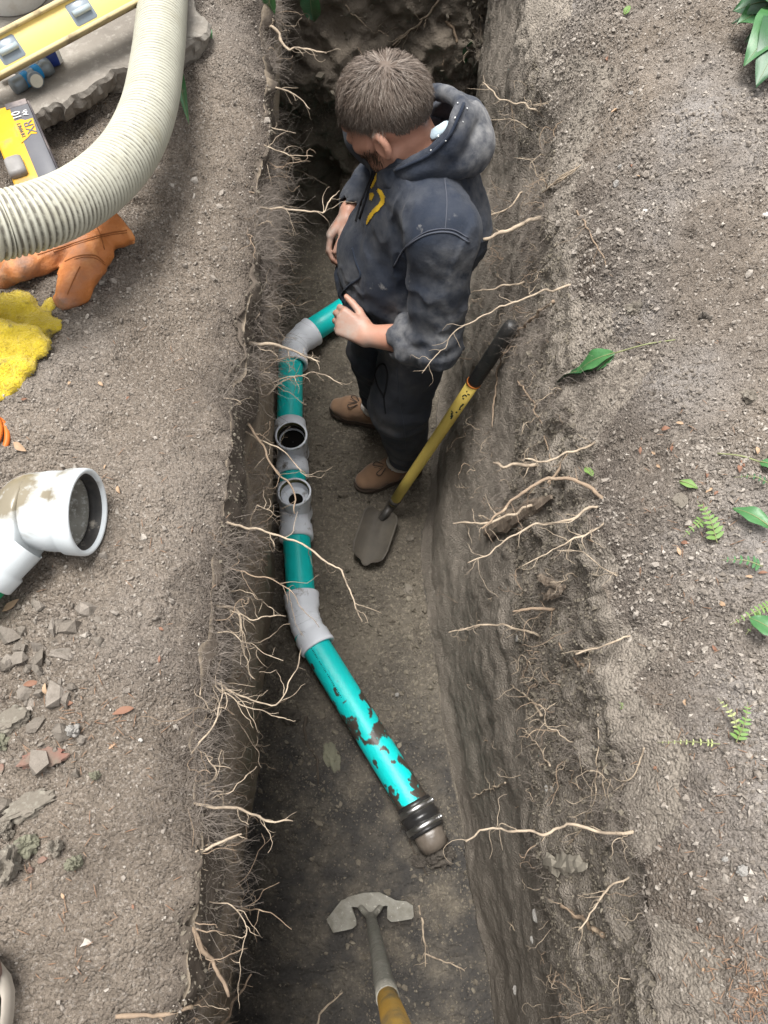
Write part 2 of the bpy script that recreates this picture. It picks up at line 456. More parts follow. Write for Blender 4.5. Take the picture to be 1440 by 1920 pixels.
# left wall: smeared by the bucket, fine lengthways streaks; the top hand's breadth is crumbly
sl = flat.copy(); sl[:, 1] *= 0.08
streak = fbm(sl, 28.0, 3, 5)
topb = np.clip(1 - ppf / 0.16, 0, 1)
D = np.where(w_l, 0.012 * big + 0.004 * streak * (1 - topb) + topb * (0.013 * med + 0.8 * dm1 + 0.8 * dm2 + .004 * fin) + 0.0015 * fin, D)
# right wall: lengthways ledges near the camera, slanting tooth marks further on, lumps towards the top
sr = flat.copy(); sr[:, 1] *= 0.16; sr[:, 2] += 0.02 * med
ledge = fbm(sr, 20.0, 3, 6)
st = np.stack([flat[:, 1] + 0.15 * flat[:, 2] + 0.01 * med, flat[:, 2] * 0.12, flat[:, 0] * 0.3], 1)
tooth = fbm(st, 16.0, 3, 8)
near = np.clip((0.95 - yf) / 0.35, 0, 1)
up = np.clip(1 - ppf / 0.55, 0, 1) * (0.35 + 0.65 * np.clip((1.25 - yf) / 0.4, 0, 1))
topr = np.clip(1 - ppf / 0.14, 0, 1)
D = np.where(w_r, 0.014 * big + near * 0.0018 * ledge * (0.4 + 0.6 * patch) + near * 0.004 * med + (1 - near) * 0.0022 * tooth + up * (0.008 * med + 0.12 * patch * dm0 + 0.15 * dm1 + .005 * fin + .007 * fbm(flat, 34, 2, 36)) + topr * (0.8 * dm1 + 0.7 * dm2) + 0.0018 * fin, D)
D = np.where(fl, 0.012 * big + 0.008 * med + 0.004 * fin + (0.25 + 0.75 * patch) * (0.2 * dm1 + 0.4 * dm2) + 0.2 * patch * dm0 + .009 * bil + .006 * bil2, D)
D = np.where(isE, 0.05 * big + 0.035 * med + 0.012 * fbm(flat, 30, 3, 12) + 0.004 * fin + 0.5 * dm0 + 0.4 * dm1, D)
# soften the steps between the zones, keep far ground calm
Dg = D.reshape(nb, nc)
for _ in range(2):
    Dg[:, 1:-1] = 0.25 * Dg[:, :-2] + 0.5 * Dg[:, 1:-1] + 0.25 * Dg[:, 2:]
pos = pos + Nn * Dg[..., None]
rimr = np.clip(1 - np.abs(UU - U[np.argmax(kind == 'wl')]) / 0.05, 0, 1) + np.clip(1 - np.abs(UU - U[np.where(kind == 'wr')[0][-1]]) / 0.06, 0, 1)
dR = UU - U[np.where(kind == 'wr')[0][-1]]; dL = U[np.argmax(kind == 'wl')] - UU
lipn = fbm(np.stack([Y.ravel(), 0 * Y.ravel(), 0 * Y.ravel()], 1), 6, 3, 23).reshape(Y.shape)
pos[..., 2] -= np.where((dR > -.12) & (kind[None, :] != 'gl'), (0.018 + .02 * lipn) * np.exp(-np.abs(dR) / 0.055), 0) + np.where((dL > -.20) & (kind[None, :] != 'gr') & (kind[None, :] != 'wr'), (0.048 + .016 * lipn) * np.exp(-np.abs(dL) / 0.060), 0)
# a heap of loose soil rises a little away from the right rim, and a hollow by the left slab
pos[..., 2] += np.where(kind[None, :] == 'gr', 0.035 * np.clip((pos[..., 0] - 0.42) / 0.35, 0, 1) + .145 * (1 - np.exp(-np.clip(dR, 0, 9) / .085)), 0)
tone = np.zeros(len(flat))
tone = np.where(g_r, 1.1 * np.clip(0.35 + 1.2 * big, 0, 1) + 0.2, tone)
tone = np.where(g_l, 0.35 * np.clip(0.3 + big, 0, 1), tone)
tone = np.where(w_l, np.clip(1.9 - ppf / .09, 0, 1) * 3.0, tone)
tone = np.where(w_r, np.clip(1.2 * (yf - 0.55) / 0.5, 0, 1), tone)
tone = np.where(fl, np.clip((0.80 - yf) / 0.5, 0, 1) * 1.4, tone)  # shade over the near floor, painted into the soil colour
tone = tone.reshape(nb, nc)
dark_soil = np.where(kind[None, :] == 'gl', 1.1 * np.exp(-np.clip(dL, 0, 9) / .045) + .55 * np.clip(fbm(flat, 2.6, 3, 55).reshape(nb, nc) * 1.5 - .1, 0, 1), 0) + np.where(kind[None, :] == 'gr', .9 * np.exp(-np.clip(dR, 0, 9) / .07) + .5 * np.clip(fbm(flat, 3.2, 3, 56).reshape(nb, nc) * 1.5 - .25, 0, 1), 0)  # soil colour darker towards both rims, plus random darker patches
GI = np.arange(nb * nc).reshape(nb, nc)
def sub_obj(name, m_cells, material, label):
    r, c = np.nonzero(m_cells)
    q = np.stack([GI[r, c], GI[r, c + 1], GI[r + 1, c + 1], GI[r + 1, c]], 1)
    u, inv = np.unique(q, return_inverse=True)
    o = part(name, pos.reshape(-1, 3)[u], inv.reshape(q.shape), material, attr={'tone': tone.ravel()[u], 'dark_soil': dark_soil.ravel()[u]})
    return struct(o, label)
ck = kind[:-1].copy()
for j in range(nc - 1):
    if kind[j] != kind[j + 1]:
        ck[j] = {('gl', 'wl'): 'wl', ('wl', 'fl'): 'fl', ('fl', 'wr'): 'fl', ('wr', 'gr'): 'gr'}[(kind[j], kind[j + 1])]
CK = np.repeat(ck[None, :], nb - 1, 0)
lip = .055 + .05 * lipn[:-1, :-1]
CK = np.where((CK == 'gr') & (dR[:-1, :-1] < lip) & (Y[:-1, :-1] > -.55) & (Y[:-1, :-1] < yE0), 'wr', CK)
rr = (rowP[:-1] < 1)[:, None]
cE = rr & (P[:-1, :-1] > rowP[:-1, None]) & np.isin(CK, ['wl', 'fl', 'wr']) & (rowP[1:, None] > -1) & (rowP[:-1, None] > 0)
cB = (rowP[:-1] <= 0)[:, None] & np.isin(CK, ['wl', 'fl', 'wr'])
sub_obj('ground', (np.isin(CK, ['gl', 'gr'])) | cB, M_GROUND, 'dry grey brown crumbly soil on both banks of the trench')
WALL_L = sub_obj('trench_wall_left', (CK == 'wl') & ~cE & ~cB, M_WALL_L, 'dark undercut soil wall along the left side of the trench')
WALL_R = sub_obj('trench_wall_right', (CK == 'wr') & ~cE & ~cB, M_WALL_R, 'grey brown scraped soil wall along the right side of the trench')
rfar = (rowY[:-1] > 1)[:, None]
sub_obj('shade_wall_near', cE & ~cB & ~rfar, M_WALL_E, 'unseen soil face added behind the camera to shade the near trench floor')  # unseen end wall, added out of view to darken the near floor
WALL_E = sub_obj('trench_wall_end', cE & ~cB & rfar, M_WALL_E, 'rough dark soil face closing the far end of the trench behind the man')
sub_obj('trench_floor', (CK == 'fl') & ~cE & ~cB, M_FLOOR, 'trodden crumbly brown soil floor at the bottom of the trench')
# low-resolution copy, used only to find where things touch the soil
ri = np.unique(np.concatenate([np.arange(0, nb, 3), [nb - 1]])); ci = np.unique(np.concatenate([np.arange(0, nc, 3), [nc - 1]]))
cv = pos[np.ix_(ri, ci)]; a_, b_ = cv.shape[:2]; ii = np.arange(a_ * b_).reshape(a_, b_)
TERR = bvh_of(cv.reshape(-1, 3), np.stack([ii[:-1, :-1], ii[:-1, 1:], ii[1:, 1:], ii[1:, :-1]], -1).reshape(-1, 4))
NN = normals(pos).reshape(-1, 3); PF = pos.reshape(-1, 3)
def hit(x, y, off=0.0): return cast(TERR, x, y, off)
def drop(p, off=0.0):
    h = TERR.ray_cast(Vector((p[0], p[1], 3.0)), Vector((0, 0, -1)))
    return A(p[0], p[1], h[0].z + off)

# loose crumbs -----------------------------------------------------------
ICO = []
t_ = (1 + 5 ** .5) / 2
ico_v = np.array([(-1, t_, 0), (1, t_, 0), (-1, -t_, 0), (1, -t_, 0), (0, -1, t_), (0, 1, t_), (0, -1, -t_), (0, 1, -t_), (t_, 0, -1), (t_, 0, 1), (-t_, 0, -1), (-t_, 0, 1)]) / 1.902
OCT_V = np.array([(1, 0, 0), (-1, 0, 0), (0, 1, 0), (0, -1, 0), (0, 0, 1), (0, 0, -1)], float); OCT_F = np.array([(0, 2, 4), (2, 1, 4), (1, 3, 4), (3, 0, 4), (2, 0, 5), (1, 2, 5), (3, 1, 5), (0, 3, 5)])
ico_f = np.array([(0, 11, 5), (0, 5, 1), (0, 1, 7), (0, 7, 10), (0, 10, 11), (1, 5, 9), (5, 11, 4), (11, 10, 2), (10, 7, 6), (7, 1, 8), (3, 9, 4), (3, 4, 2), (3, 2, 6), (3, 6, 8), (3, 8, 9), (4, 9, 5), (2, 4, 11), (6, 2, 10), (8, 6, 7), (9, 8, 1)])
def crumbs(name, mask, n, r0, r1, material, label, powr=3.0, weight=None, small=False):
    bv, bf = (OCT_V, OCT_F) if small else (ico_v, ico_f); nv_ = len(bv)
    idx = np.nonzero(mask)[0]
    pr = None
    if weight is not None: pr = weight[idx] / weight[idx].sum()
    idx = rng.choice(idx, n, p=pr)
    r = r0 + (r1 - r0) * rng.random(n) ** powr
    c = PF[idx] + NN[idx] * (r * 0.25)[:, None] + rng.normal(0, 0.002, (n, 3))
    sc = r[:, None] * rng.uniform(0.45, 1.4, (n, 3))
    q = rng.normal(size=(n, 4)); q /= np.linalg.norm(q, axis=1)[:, None]
    a, b, cc, d = q.T
    Rm = np.stack([np.stack([1 - 2 * (cc * cc + d * d), 2 * (b * cc - a * d), 2 * (b * d + a * cc)], -1), np.stack([2 * (b * cc + a * d), 1 - 2 * (b * b + d * d), 2 * (cc * d - a * b)], -1), np.stack([2 * (b * d - a * cc), 2 * (cc * d + a * b), 1 - 2 * (b * b + cc * cc)], -1)], 1)
    base = bv[None] * rng.uniform(0.45, 1.45, (n, nv_, 1)) * sc[:, None, :]
    V = np.einsum('nij,nkj->nki', Rm, base) + c[:, None, :]
    Fc = (bf[None] + (np.arange(n) * nv_)[:, None, None]).reshape(-1, 3)
    tn = np.repeat(rng.random(n) ** 2, nv_)
    o = part(name, V.reshape(-1, 3), Fc, material, smooth=False, attr={'tone': tn})
    return struct(o, label, 'stuff', 'soil')
M_CRUMB = mat('soil_crumb', (0.235, 0.205, 0.175), (0.165, 0.142, 0.120), 40, 0.95, 0.002, 200, attr='tone', acol=(0.44, 0.40, 0.35), dscale=30, spec=0.15)
M_CLOD = mat('broken_clod', (0.165, 0.142, 0.118), (0.115, 0.099, 0.082), 30, 0.95, 0.003, 160, attr='tone', acol=(0.24, 0.21, 0.18), dscale=30, spec=0.15)
M_CRUMB_D = mat('moist_crumb', (0.150, 0.128, 0.099), (0.100, 0.086, 0.068), 40, 0.92, 0.002, 200, attr='tone', acol=(0.22, 0.195, 0.15), dscale=30, spec=0.2)
inx = (np.abs(xf) < 1.0) & (yf > -0.45)
gr_ok = g_r & inx & (yf < 2.0); gl_ok = g_l & inx & (xf > -0.95) & (yf < 2.0); fl_ok = fl & (yf > -0.45) & (yf < 2.4)
wr_ok = (w_r & (topr > 0.1) | w_r & (up > 0.35)) & (yf > -0.4) & (yf < 1.9)
crumbs('soil_crumbs', gr_ok, 2600, 0.002, 0.0068, M_CRUMB, 'loose pale lumps of dry soil strewn over the right bank', 3.0, 0.15 + patch)
crumbs('soil_grains', gr_ok, 46000, 0.0010, 0.0044, M_CRUMB, 'fine grains of dry soil covering the right bank', 2.2, 0.3 + patch, True)
crumbs('soil_crumbs', gl_ok, 900, 0.002, 0.007, M_CRUMB, 'loose pale lumps of dry soil strewn over the left bank', 3.4, 0.08 + loL)
crumbs('soil_grains', gl_ok, 26000, 0.0006, 0.0028, M_CRUMB, 'fine grains of dry soil covering the left bank', 2.2, 0.3 + loL, True)
crumbs('soil_crumbs', fl_ok, 1100, 0.003, 0.012, M_CRUMB_D, 'loose brown clods lying on the trench floor', 3.0, 0.2 + patch)
crumbs('soil_grains', fl_ok, 15000, 0.0014, 0.0050, M_CRUMB_D, 'fine grains of soil on the trench floor', 2.0, 0.4 + patch, True)
crumbs('soil_crumbs', wr_ok, 1400, 0.0018, 0.007, M_CRUMB_D, 'lumps clinging to the top of the right trench wall', 3.0)
crumbs('soil_grains', wr_ok, 16000, 0.0010, 0.0038, M_CRUMB_D, 'fine grains clinging to the upper right trench wall', 2.0, None, True)
crumbs('soil_grains', w_l & (topb > 0.15) & (yf > -0.4) & (yf < 2.0), 6000, 0.0008, 0.0035, M_CRUMB_D, 'fine crumbs clinging under the left rim of the trench', 2.5, None, True)
crumbs('soil_crumbs', isE & (yf > 1), 900, 0.003, 0.016, M_CRUMB_D, 'dark clods clinging to the far end of the trench', 3.5)
crumbs('soil_crumbs', gl_ok & (xf < -.40) & (yf < .36) & (yf > .0), 170, 0.004, 0.015, M_CLOD, 'broken lumps of soil heaped on the near left bank', 2.2, .05 + patch)
crumbs('soil_grains', g_r & inx & (xf < .56) & (yf < 1.9), 12000, 0.0010, 0.0042, M_CLOD, 'darker crumbs of soil along the right rim', 2.2, None, True)
# ------------------------------------------------------------------ the sewer line
TEAL = (0.004, 0.60, 0.57)
M_TEAL = mat('teal_pvc', TEAL, (0.005, 0.52, 0.49), 9, 0.38, 0.0006, 60, dirt=(0.07, 0.055, 0.042), dth=0.735, dscale=26, soft=0.02, spec=0.5)
M_TEAL_MUD = mat('muddy_teal_pvc', (0.004, 0.60, 0.58), (0.005, 0.52, 0.50), 9, 0.42, 0.0022, 60, attr='mud', acol=(0.055, 0.044, 0.034), dscale=30, spec=0.5)
M_GREY_PVC = mat('grey_pvc', (0.84, 0.87, 0.92), (0.76, 0.79, 0.84), 14, 0.42, 0.0004, 90, dirt=(0.20, 0.18, 0.155), dth=0.64, dscale=22, soft=0.06, spec=0.45)
M_GASKET = mat('gasket_rubber', (0.05, 0.048, 0.03), (0.14, 0.14, 0.05), 20, 0.6)
M_DARK = mat('shaded_bore', (0.035, 0.030, 0.024), (0.02, 0.018, 0.015), 20, 0.9)
M_BLACK = mat('bore_shade', (0.012, 0.011, 0.010), rough=1.0, spec=0.0)
M_RUBBER = mat('black_rubber', (0.012, 0.012, 0.013), (0.03, 0.028, 0.026), 20, 0.32, 0.001, 80, dirt=(0.09, 0.075, 0.06), dth=0.66, dscale=22, spec=0.5)
M_STEEL = mat('band_steel', (0.75, 0.75, 0.75), (0.50, 0.49, 0.47), 30, 0.35, 0.0003, 120, metal=1.0)
M_CLAY = mat('wet_old_pipe', (0.16, 0.135, 0.11), (0.085, 0.068, 0.054), 18, 0.3, 0.002, 70, spec=0.6)
M_INK = mat('dark_print', (0.01, 0.03, 0.03), rough=0.6)

zp = Z_F + 0.052                         # axis height of the line, lying in the crumbs of the floor
ax_px = [(930, 396, .0), (640, 583, .0), (566, 632, .0), (545, 668, .0), (543, 800, .0), (548, 900, .0), (556, 1010, .0), (566, 1140, .0), (582, 1195, .0), (690, 1375, .0), (778, 1512, .0), (801, 1558, .0), (835, 1622, -.03)]
AX = [at(x, y, zp + 0.03 + dz) for x, y, dz in ax_px]
pr = 0.050
line = thing('sewer_pipe', 'bent teal plastic sewer pipe with pale grey fittings along the trench floor', 'pipe', at(560, 1060, Z_F))
def run(name, a, b, r, m, parent=line, seg=10, sides=36, attr=None, over=0.0):
    a = np.asarray(a); b = np.asarray(b); d = nrm(b - a)
    Pn = np.linspace(0, 1, seg)[:, None]; pts = (a - d * over) * (1 - Pn) + (b + d * over) * Pn
    v, f = tube(pts, r, sides)
    at_ = attr(v) if attr else None
    return part(name, v, f, m, parent, attr=at_)
def sleeve(name, a, b, prof, m, parent=line, sides=40):
    """prof: (fraction, radius)"""
    a = np.asarray(a); b = np.asarray(b); L = np.linalg.norm(b - a)
    v, f = lathe(a, b - a, [(t * L, r) for t, r in prof], sides)
    return part(name, v, f, m, parent)
# straight runs
run('pipe_run', AX[0], AX[2], pr, M_TEAL)
run('pipe_run', AX[3], AX[4], pr, M_TEAL, over=.02)
run('pipe_run', AX[4], AX[6], pr * 0.985, M_TEAL)
run('pipe_run', AX[6], AX[7], pr, M_TEAL, over=.02)
cpl = AX[10]
def mudmask(v):
    d = np.linalg.norm(np.asarray(v) - cpl, axis=1); q = np.asarray(v)
    top = np.clip((q[:, 2] - (zp + 0.03)) / pr, -1, 1)
    n1 = fbm(q, 16, 4, 91, 0.6)
    band = np.clip(1 - np.abs(d - 0.22) / 0.20, 0, 1)
    m = np.clip((n1 * 1.6 + band * 0.62 - 0.30 - 0.25 * top) * 5, 0, 1)
    edge = np.clip((0.12 - top) * 3, 0, 1) * np.clip(1.3 - d / 0.6, 0, 1)
    spots = np.clip((vnoise(q, 34, 97) - 0.72) * 12, 0, 1)
    return {'mud': np.clip(np.maximum(np.maximum(m * (d < 0.46), edge), spots) * 3.0, 0, 3)}
run('pipe_run', AX[8], AX[10], pr, M_TEAL_MUD, seg=160, sides=96, attr=mudmask, over=.02)['label'] = 'teal pipe run smeared with dark mud towards the rubber coupling'
# crusts of mud stuck on the run by the coupling
M_MUD = mat('wet_mud', (0.070, 0.055, 0.042), (0.045, 0.036, 0.028), 30, 0.85, 0.003, 120)
# elbows: swept bend plus a bell at each end
def elbow(a, b, c, name='elbow'):
    a, b, c = map(np.asarray, (a, b, c)); d1, d2 = nrm(b - a), nrm(c - b)
    p1, p2 = b - d1 * 0.052, b + d2 * 0.052
    pts = np.array([(1 - t) ** 2 * p1 + 2 * t * (1 - t) * b + t * t * p2 for t in np.linspace(0, 1, 12)])
    v, f = tube(pts, 0.0545, 36, cap=False)
    o = part(name, v, f, M_GREY_PVC, line)
    for q_ in (4, 7):
        v, f = lathe(pts[q_], pts[q_ + 1] - pts[q_], [(-.003, .0540), (-.002, .0562), (.002, .0562), (.003, .0540)], 36); part('ridge', v, f, M_GREY_PVC, o)
    for p, d in ((p1, -d1), (p2, d2)):
        sl = [(-0.012, .0545), (0.0, .0575), (.006, .0605), (.036, .0605), (.040, .0625), (.050, .0625), (.053, .061), (.053, .0508), (.03, .0506)]
        v, f = lathe(p, d, sl, 40); part('bell', v, f, M_GREY_PVC, o)
    return o
elbow(AX[1], (AX[2] + AX[3]) / 2 + A(-.012, .01, 0), AX[4])
e2 = (AX[7] + AX[8]) / 2
elbow(AX[6], e2 + A(-.008, 0, 0), AX[9])
# two tees with open upright hubs
def tee(pa, pb, hub_px, hub_z, lean):
    a, b = np.asarray(pa), np.asarray(pb); d = nrm(b - a)
    o = sleeve('tee', a, b, [(0, .051), (0, .061), (.10, .062), (.14, .0625), (.26, .0605), (.30, .0555), (.72, .0555), (.76, .0605), (.88, .0625), (.94, .0625), (1.0, .061), (1, .051)], M_GREY_PVC)
    top = at(*hub_px, hub_z); u = nrm(A(0, lean, 1)); base = top - u * 0.105
    v, f = lathe(top - u * .15, u, [(0, .0535), (.05, .0525)], 40); part('neck', v, f, M_GREY_PVC, o)
    v, f = lathe(base, u, [(0, .050), (.045, .052), (.058, .0575), (.094, .0585), (.097, .0605), (.105, .0605), (.108, .0585), (.105, .053)], 48); part('hub', v, f, M_GREY_PVC, o)
    v, f = lathe(base, u, [(.105, .0531), (.101, .0515), (.095, .0500), (.088, .0515)], 48); part('gasket', v, f, M_GASKET, o)
    v, f = lathe(base, u, [(.088, .0505), (.062, .0495), (.060, .0462), (.040, .045)], 40)
    v2, f2 = v, f
    m = part('bore', v, f, M_DARK if lean < 0 else M_GREY_PVC, o)  # upper bore coloured dark to stand for the shade inside
    v, f = lathe(base, u, [(.0665, .0493), (.0610, .0490), (.0610, .0455)], 40); part('stop_ring', v, f, M_GREY_PVC, o)
    v, f = lathe(base, u, [(.056, .0458), (.052, .0456), (.050, .0005)] if lean < 0 else [(.0535, .0262), (.0530, .0005)], 30); part('shade_disc', v, f, M_BLACK, o)  # near-black disc paints the shade down the open hub
    if lean >= 0: v, f = lathe(base, u, [(.060, .0456), (.0532, .0255)], 36); part('sweep_wall', v, f, M_GREY_PVC, o)
    return o
ta, tb = at(544, 793, zp + .03), at(549, 893, zp + .03)
tee(ta, tb, (546, 816), Z_F + 0.205, -0.06)
tee(at(549, 912, zp + .03), at(556, 1012, zp + .03), (552, 922), Z_F + 0.205, 0.10)
# rubber coupling with two worm-drive bands, clamped to the old pipe
ca, cb = AX[10], AX[11]
cd = nrm(cb - ca)
cup = sleeve('coupling', ca - cd * .012, cb + cd * .004, [(0, .050), (0, .0555), (.10, .057), (.42, .057), (.45, .0605), (.56, .061), (.60, .058), (.93, .058), (1, .0565), (1, .046)], M_RUBBER)
cl = np.linalg.norm(cb - ca) + .016
for t in (.22, .78):
    c0 = ca - cd * .012 + cd * cl * t
    rr_ = .0577 if t < .5 else .0587
    v, f = lathe(c0, cd, [(-.0095, rr_ - .001), (-.0095, rr_ + .0014), (.0095, rr_ + .0014), (.0095, rr_ - .001)], 40)
    bnd = part('clamp_band', v, f, M_STEEL, cup)
    side = nrm(np.cross(cd, A(0, 0, 1))); side = side if side[0] > 0 else -side
    s0 = c0 + side * rr_ * 0.94 + A(0, 0, .028)
    v, f = box(s0, cd, side, A(0, 0, 1), .014, .010, .024, .002); part('screw_housing', v, f, M_STEEL, cup)
    v, f = lathe(s0 + A(0, 0, .012), A(.3, 0, 1), [(0, .005), (.006, .005), (.0075, .003), (.0075, .0004)], 10); part('screw_head', v, f, M_STEEL, cup)
v, f = tube(np.array([cb - cd * .01, cb + cd * .010, cb + cd * .026 - A(0, 0, .004), cb + cd * .048 - A(0, 0, .012)]), [.046, .046, .046, .046], 32)
v = v + 0.0025 * fbm(v, 30, 2, 5)[:, None]
part('old_pipe_end', v, f, M_CLAY, line, label='wet dark brown end of the old pipe going into the soil')
# faint line of print along the lower run
ink = []
d = nrm(AX[10] - AX[8]); sd = nrm(np.cross(d, A(0, 0, 1))); sd = -sd if sd[0] > 0 else sd
q0 = AX[8] + d * 0.05
for i in range(34):
    s = 0.05 + i * 0.0058 + R_.uniform(-.0006, .0006)
    if i % 9 == 8: continue
    c = AX[8] + d * s + (sd * 0.40 + A(0, 0, 0.917)) * (pr + .0004)
    v, f = box(c, d, np.cross(d, (sd * 0.40 + A(0, 0, 0.917))), sd * .4 + A(0, 0, .917), .0026, R_.uniform(.0025, .005), .0006); ink.append((v, f))
v, f = merge(ink); part('print_line', v, f, M_INK, line, smooth=False)

# ------------------------------------------------------------------ shovel leaning on the right wall
M_YEL = mat('yellow_handle', (0.82, 0.62, 0.14), (0.74, 0.55, 0.13), 18, 0.5, 0.0005, 80, dirt=(0.24, 0.19, 0.09), dth=0.70, dscale=16, soft=.05, spec=.4, stretch=(1, 1, .5))
M_GRIP = mat('black_grip', (0.014, 0.014, 0.015), (0.035, 0.033, 0.030), 24, 0.45, 0.0015, 90, dirt=(0.22, 0.20, 0.17), dth=0.71, dscale=14, soft=.03, spec=.4)
M_BLADE = mat('dusty_steel', (0.095, 0.082, 0.064), (0.058, 0.05, 0.041), 14, 0.75, 0.0012, 70, spec=.35)
M_SOCKET = mat('black_socket', (0.018, 0.018, 0.018), (0.07, 0.06, 0.05), 22, 0.45, 0.001, 80, spec=.45)
def lean_t(x, y, t): return CAM + ray(x, y) * t
g_end = lean_t(963, 606, 1.94); s_low = at(738, 942, Z_F + 0.115)
ud = nrm(g_end - s_low); Ls = np.linalg.norm(g_end - s_low)
shov = thing('shovel', 'yellow handled shovel with black grip leaning on the right trench wall', 'shovel', at(690, 1030, Z_F))
gr = 0.245
pts = np.array([s_low + ud * (Ls * t) for t in (0, .2, .4, .6, 1 - gr)])
v, f = tube(pts, .0185, 24); part('handle', v, f, M_YEL, shov)
pts = np.array([s_low + ud * (Ls * t) for t in (1 - gr - .01, 1 - gr + .004, 1 - gr + .02, .9, .97, .99, 1.0)])
v, f = tube(pts, [.0192, .0205, .0200, .0205, .0212, .0198, .012], 24); part('grip', v, f, M_GRIP, shov)
v, f = lathe(s_low + ud * Ls * (1 - gr - .012), ud, [(0, .0188), (0, .0215), (.006, .0215), (.006, .0188)], 24); part('grip_collar', v, f, mat('orange_ring', (.5, .16, .03), rough=.5), shov)
# worn black print on the handle just below the grip
ink = []
fac = nrm(CAM - g_end); fac = nrm(fac - ud * fac.dot(ud)); sdv = np.cross(ud, fac)
for k in range(17):
    s = Ls * (1 - gr) - .035 - k * .0085
    if k in (5, 6, 11): continue
    th = R_.uniform(-.35, .55); nd = fac * math.cos(th) + sdv * math.sin(th)
    v, f = box(s_low + ud * s + nd * .0186, ud, np.cross(ud, nd), nd, R_.uniform(.004, .011), R_.uniform(.003, .011), .0008); ink.append((v, f))
v, f = merge(ink); part('worn_print', v, f, M_INK, shov, smooth=False)
bl_top = at(712, 975, Z_F + 0.055); bl_tip = at(684, 1058, Z_F + 0.042)
v, f = tube(catmull([s_low + ud * .03, s_low - ud * .03, bl_top * .65 + s_low * .35 + A(.004, 0, 0), bl_top], 10), np.linspace(.0215, .014, 10), 18); part('socket', v, f, M_SOCKET, shov)
bd = nrm(bl_tip - bl_top); bs = nrm(np.cross(bd, A(0.12, 0, 1))); bn = np.cross(bs, bd); bn = bn if bn[2] > 0 else -bn
Lb = np.linalg.norm(bl_tip - bl_top) + .035; top0 = bl_top - bd * .03
V = []; f = []
nu, nv = 22, 18
for layer in (0, 1):
    for i in range(nu):
        t = i / (nu - 1)
        wid = .066 * np.interp(t, [0, .06, .12, .7, .88, .96, 1], [.62, .93, 1, 1.0, .88, .62, .30])
        for j in range(nv):
            s = j / (nv - 1) * 2 - 1
            tt = t - 0.04 * (s * s) * t
            p = top0 + bd * (tt * Lb) + bs * (s * wid) + bn * (.030 * abs(s) ** 2.2 + .012 * math.exp(-(s / .16) ** 2) * max(0, 1 - t * 1.5) + .010 * (1 - t) ** 2 - (.0022 if layer else 0))
            V.append(p)
m = nu * nv
for i in range(nu - 1):
    for j in range(nv - 1):
        a = i * nv + j; f.append((a, a + 1, a + nv + 1, a + nv)); f.append((m + a, m + a + nv, m + a + nv + 1, m + a + 1))
for j in range(nv - 1):
    f.append((j, m + j, m + j + 1, j + 1)); a = (nu - 1) * nv + j; f.append((a, a + 1, m + a + 1, m + a))
for i in range(nu - 1):
    a = i * nv; f.append((a, a + nv, m + a + nv, m + a)); a += nv - 1; f.append((a, m + a, m + a + nv, a + nv))
part('blade', np.array(V), f, M_BLADE, shov)

# ------------------------------------------------------------------ spade standing in the floor right under the camera
M_MUDSTEEL = mat('mud_caked_steel', (0.21, 0.20, 0.17), (0.13, 0.12, 0.095), 40, 0.7, 0.0022, 160, dirt=(0.36, 0.34, 0.30), dth=0.66, dscale=90, soft=.05, spec=.5)
M_MUDHANDLE = mat('mud_caked_handle', (0.58, 0.34, 0.06), (0.48, 0.27, 0.05), 20, 0.5, 0.002, 120, dirt=(0.13, 0.11, 0.075), dth=0.56, dscale=9, soft=.06, stretch=(1, 1, .25))
sb = at(694, 1712, Z_F + 0.06)
k1 = CAM + ray(727, 1872) * ((-0.62 - CAM[2]) / ray(727, 1872)[2]); k2 = CAM + ray(752, 1958) * ((0.02 - CAM[2]) / ray(752, 1958)[2])
su = nrm(k1 - sb)
spade = thing('spade', 'mud caked digging spade standing upright in the near end of the trench floor', 'spade', at(694, 1712, Z_F))
k0 = sb + su * .18
pts = catmull([sb + su * .075, k0, k1 + su * .0], 16)
v, f = tube(pts, np.interp(np.linspace(0, 1, 16), [0, .3, 1], [.0135, .0165, .0215]), 22)
v = v + .0012 * fbm(v, 130, 2, 3)[:, None]; part('socket', v, f, M_MUDSTEEL, spade)
hd = nrm(k2 - k1)
v, f = tube(np.array([k1 - hd * .01, k1 + hd * .003, k1 + hd * .3, k2 + hd * .05, k2 + hd * .3]), [.0185, .0195, .0195, .0195, .0195], 22); v = v + .0012 * fbm(v, 110, 2, 3)[:, None]
part('handle', v, f, M_MUDHANDLE, spade)
v, f = lathe(k1 - hd * .004, hd, [(0, .0205), (0, .0222), (.008, .0222), (.008, .0195)], 22); part('collar', v, f, M_MUDSTEEL, spade)
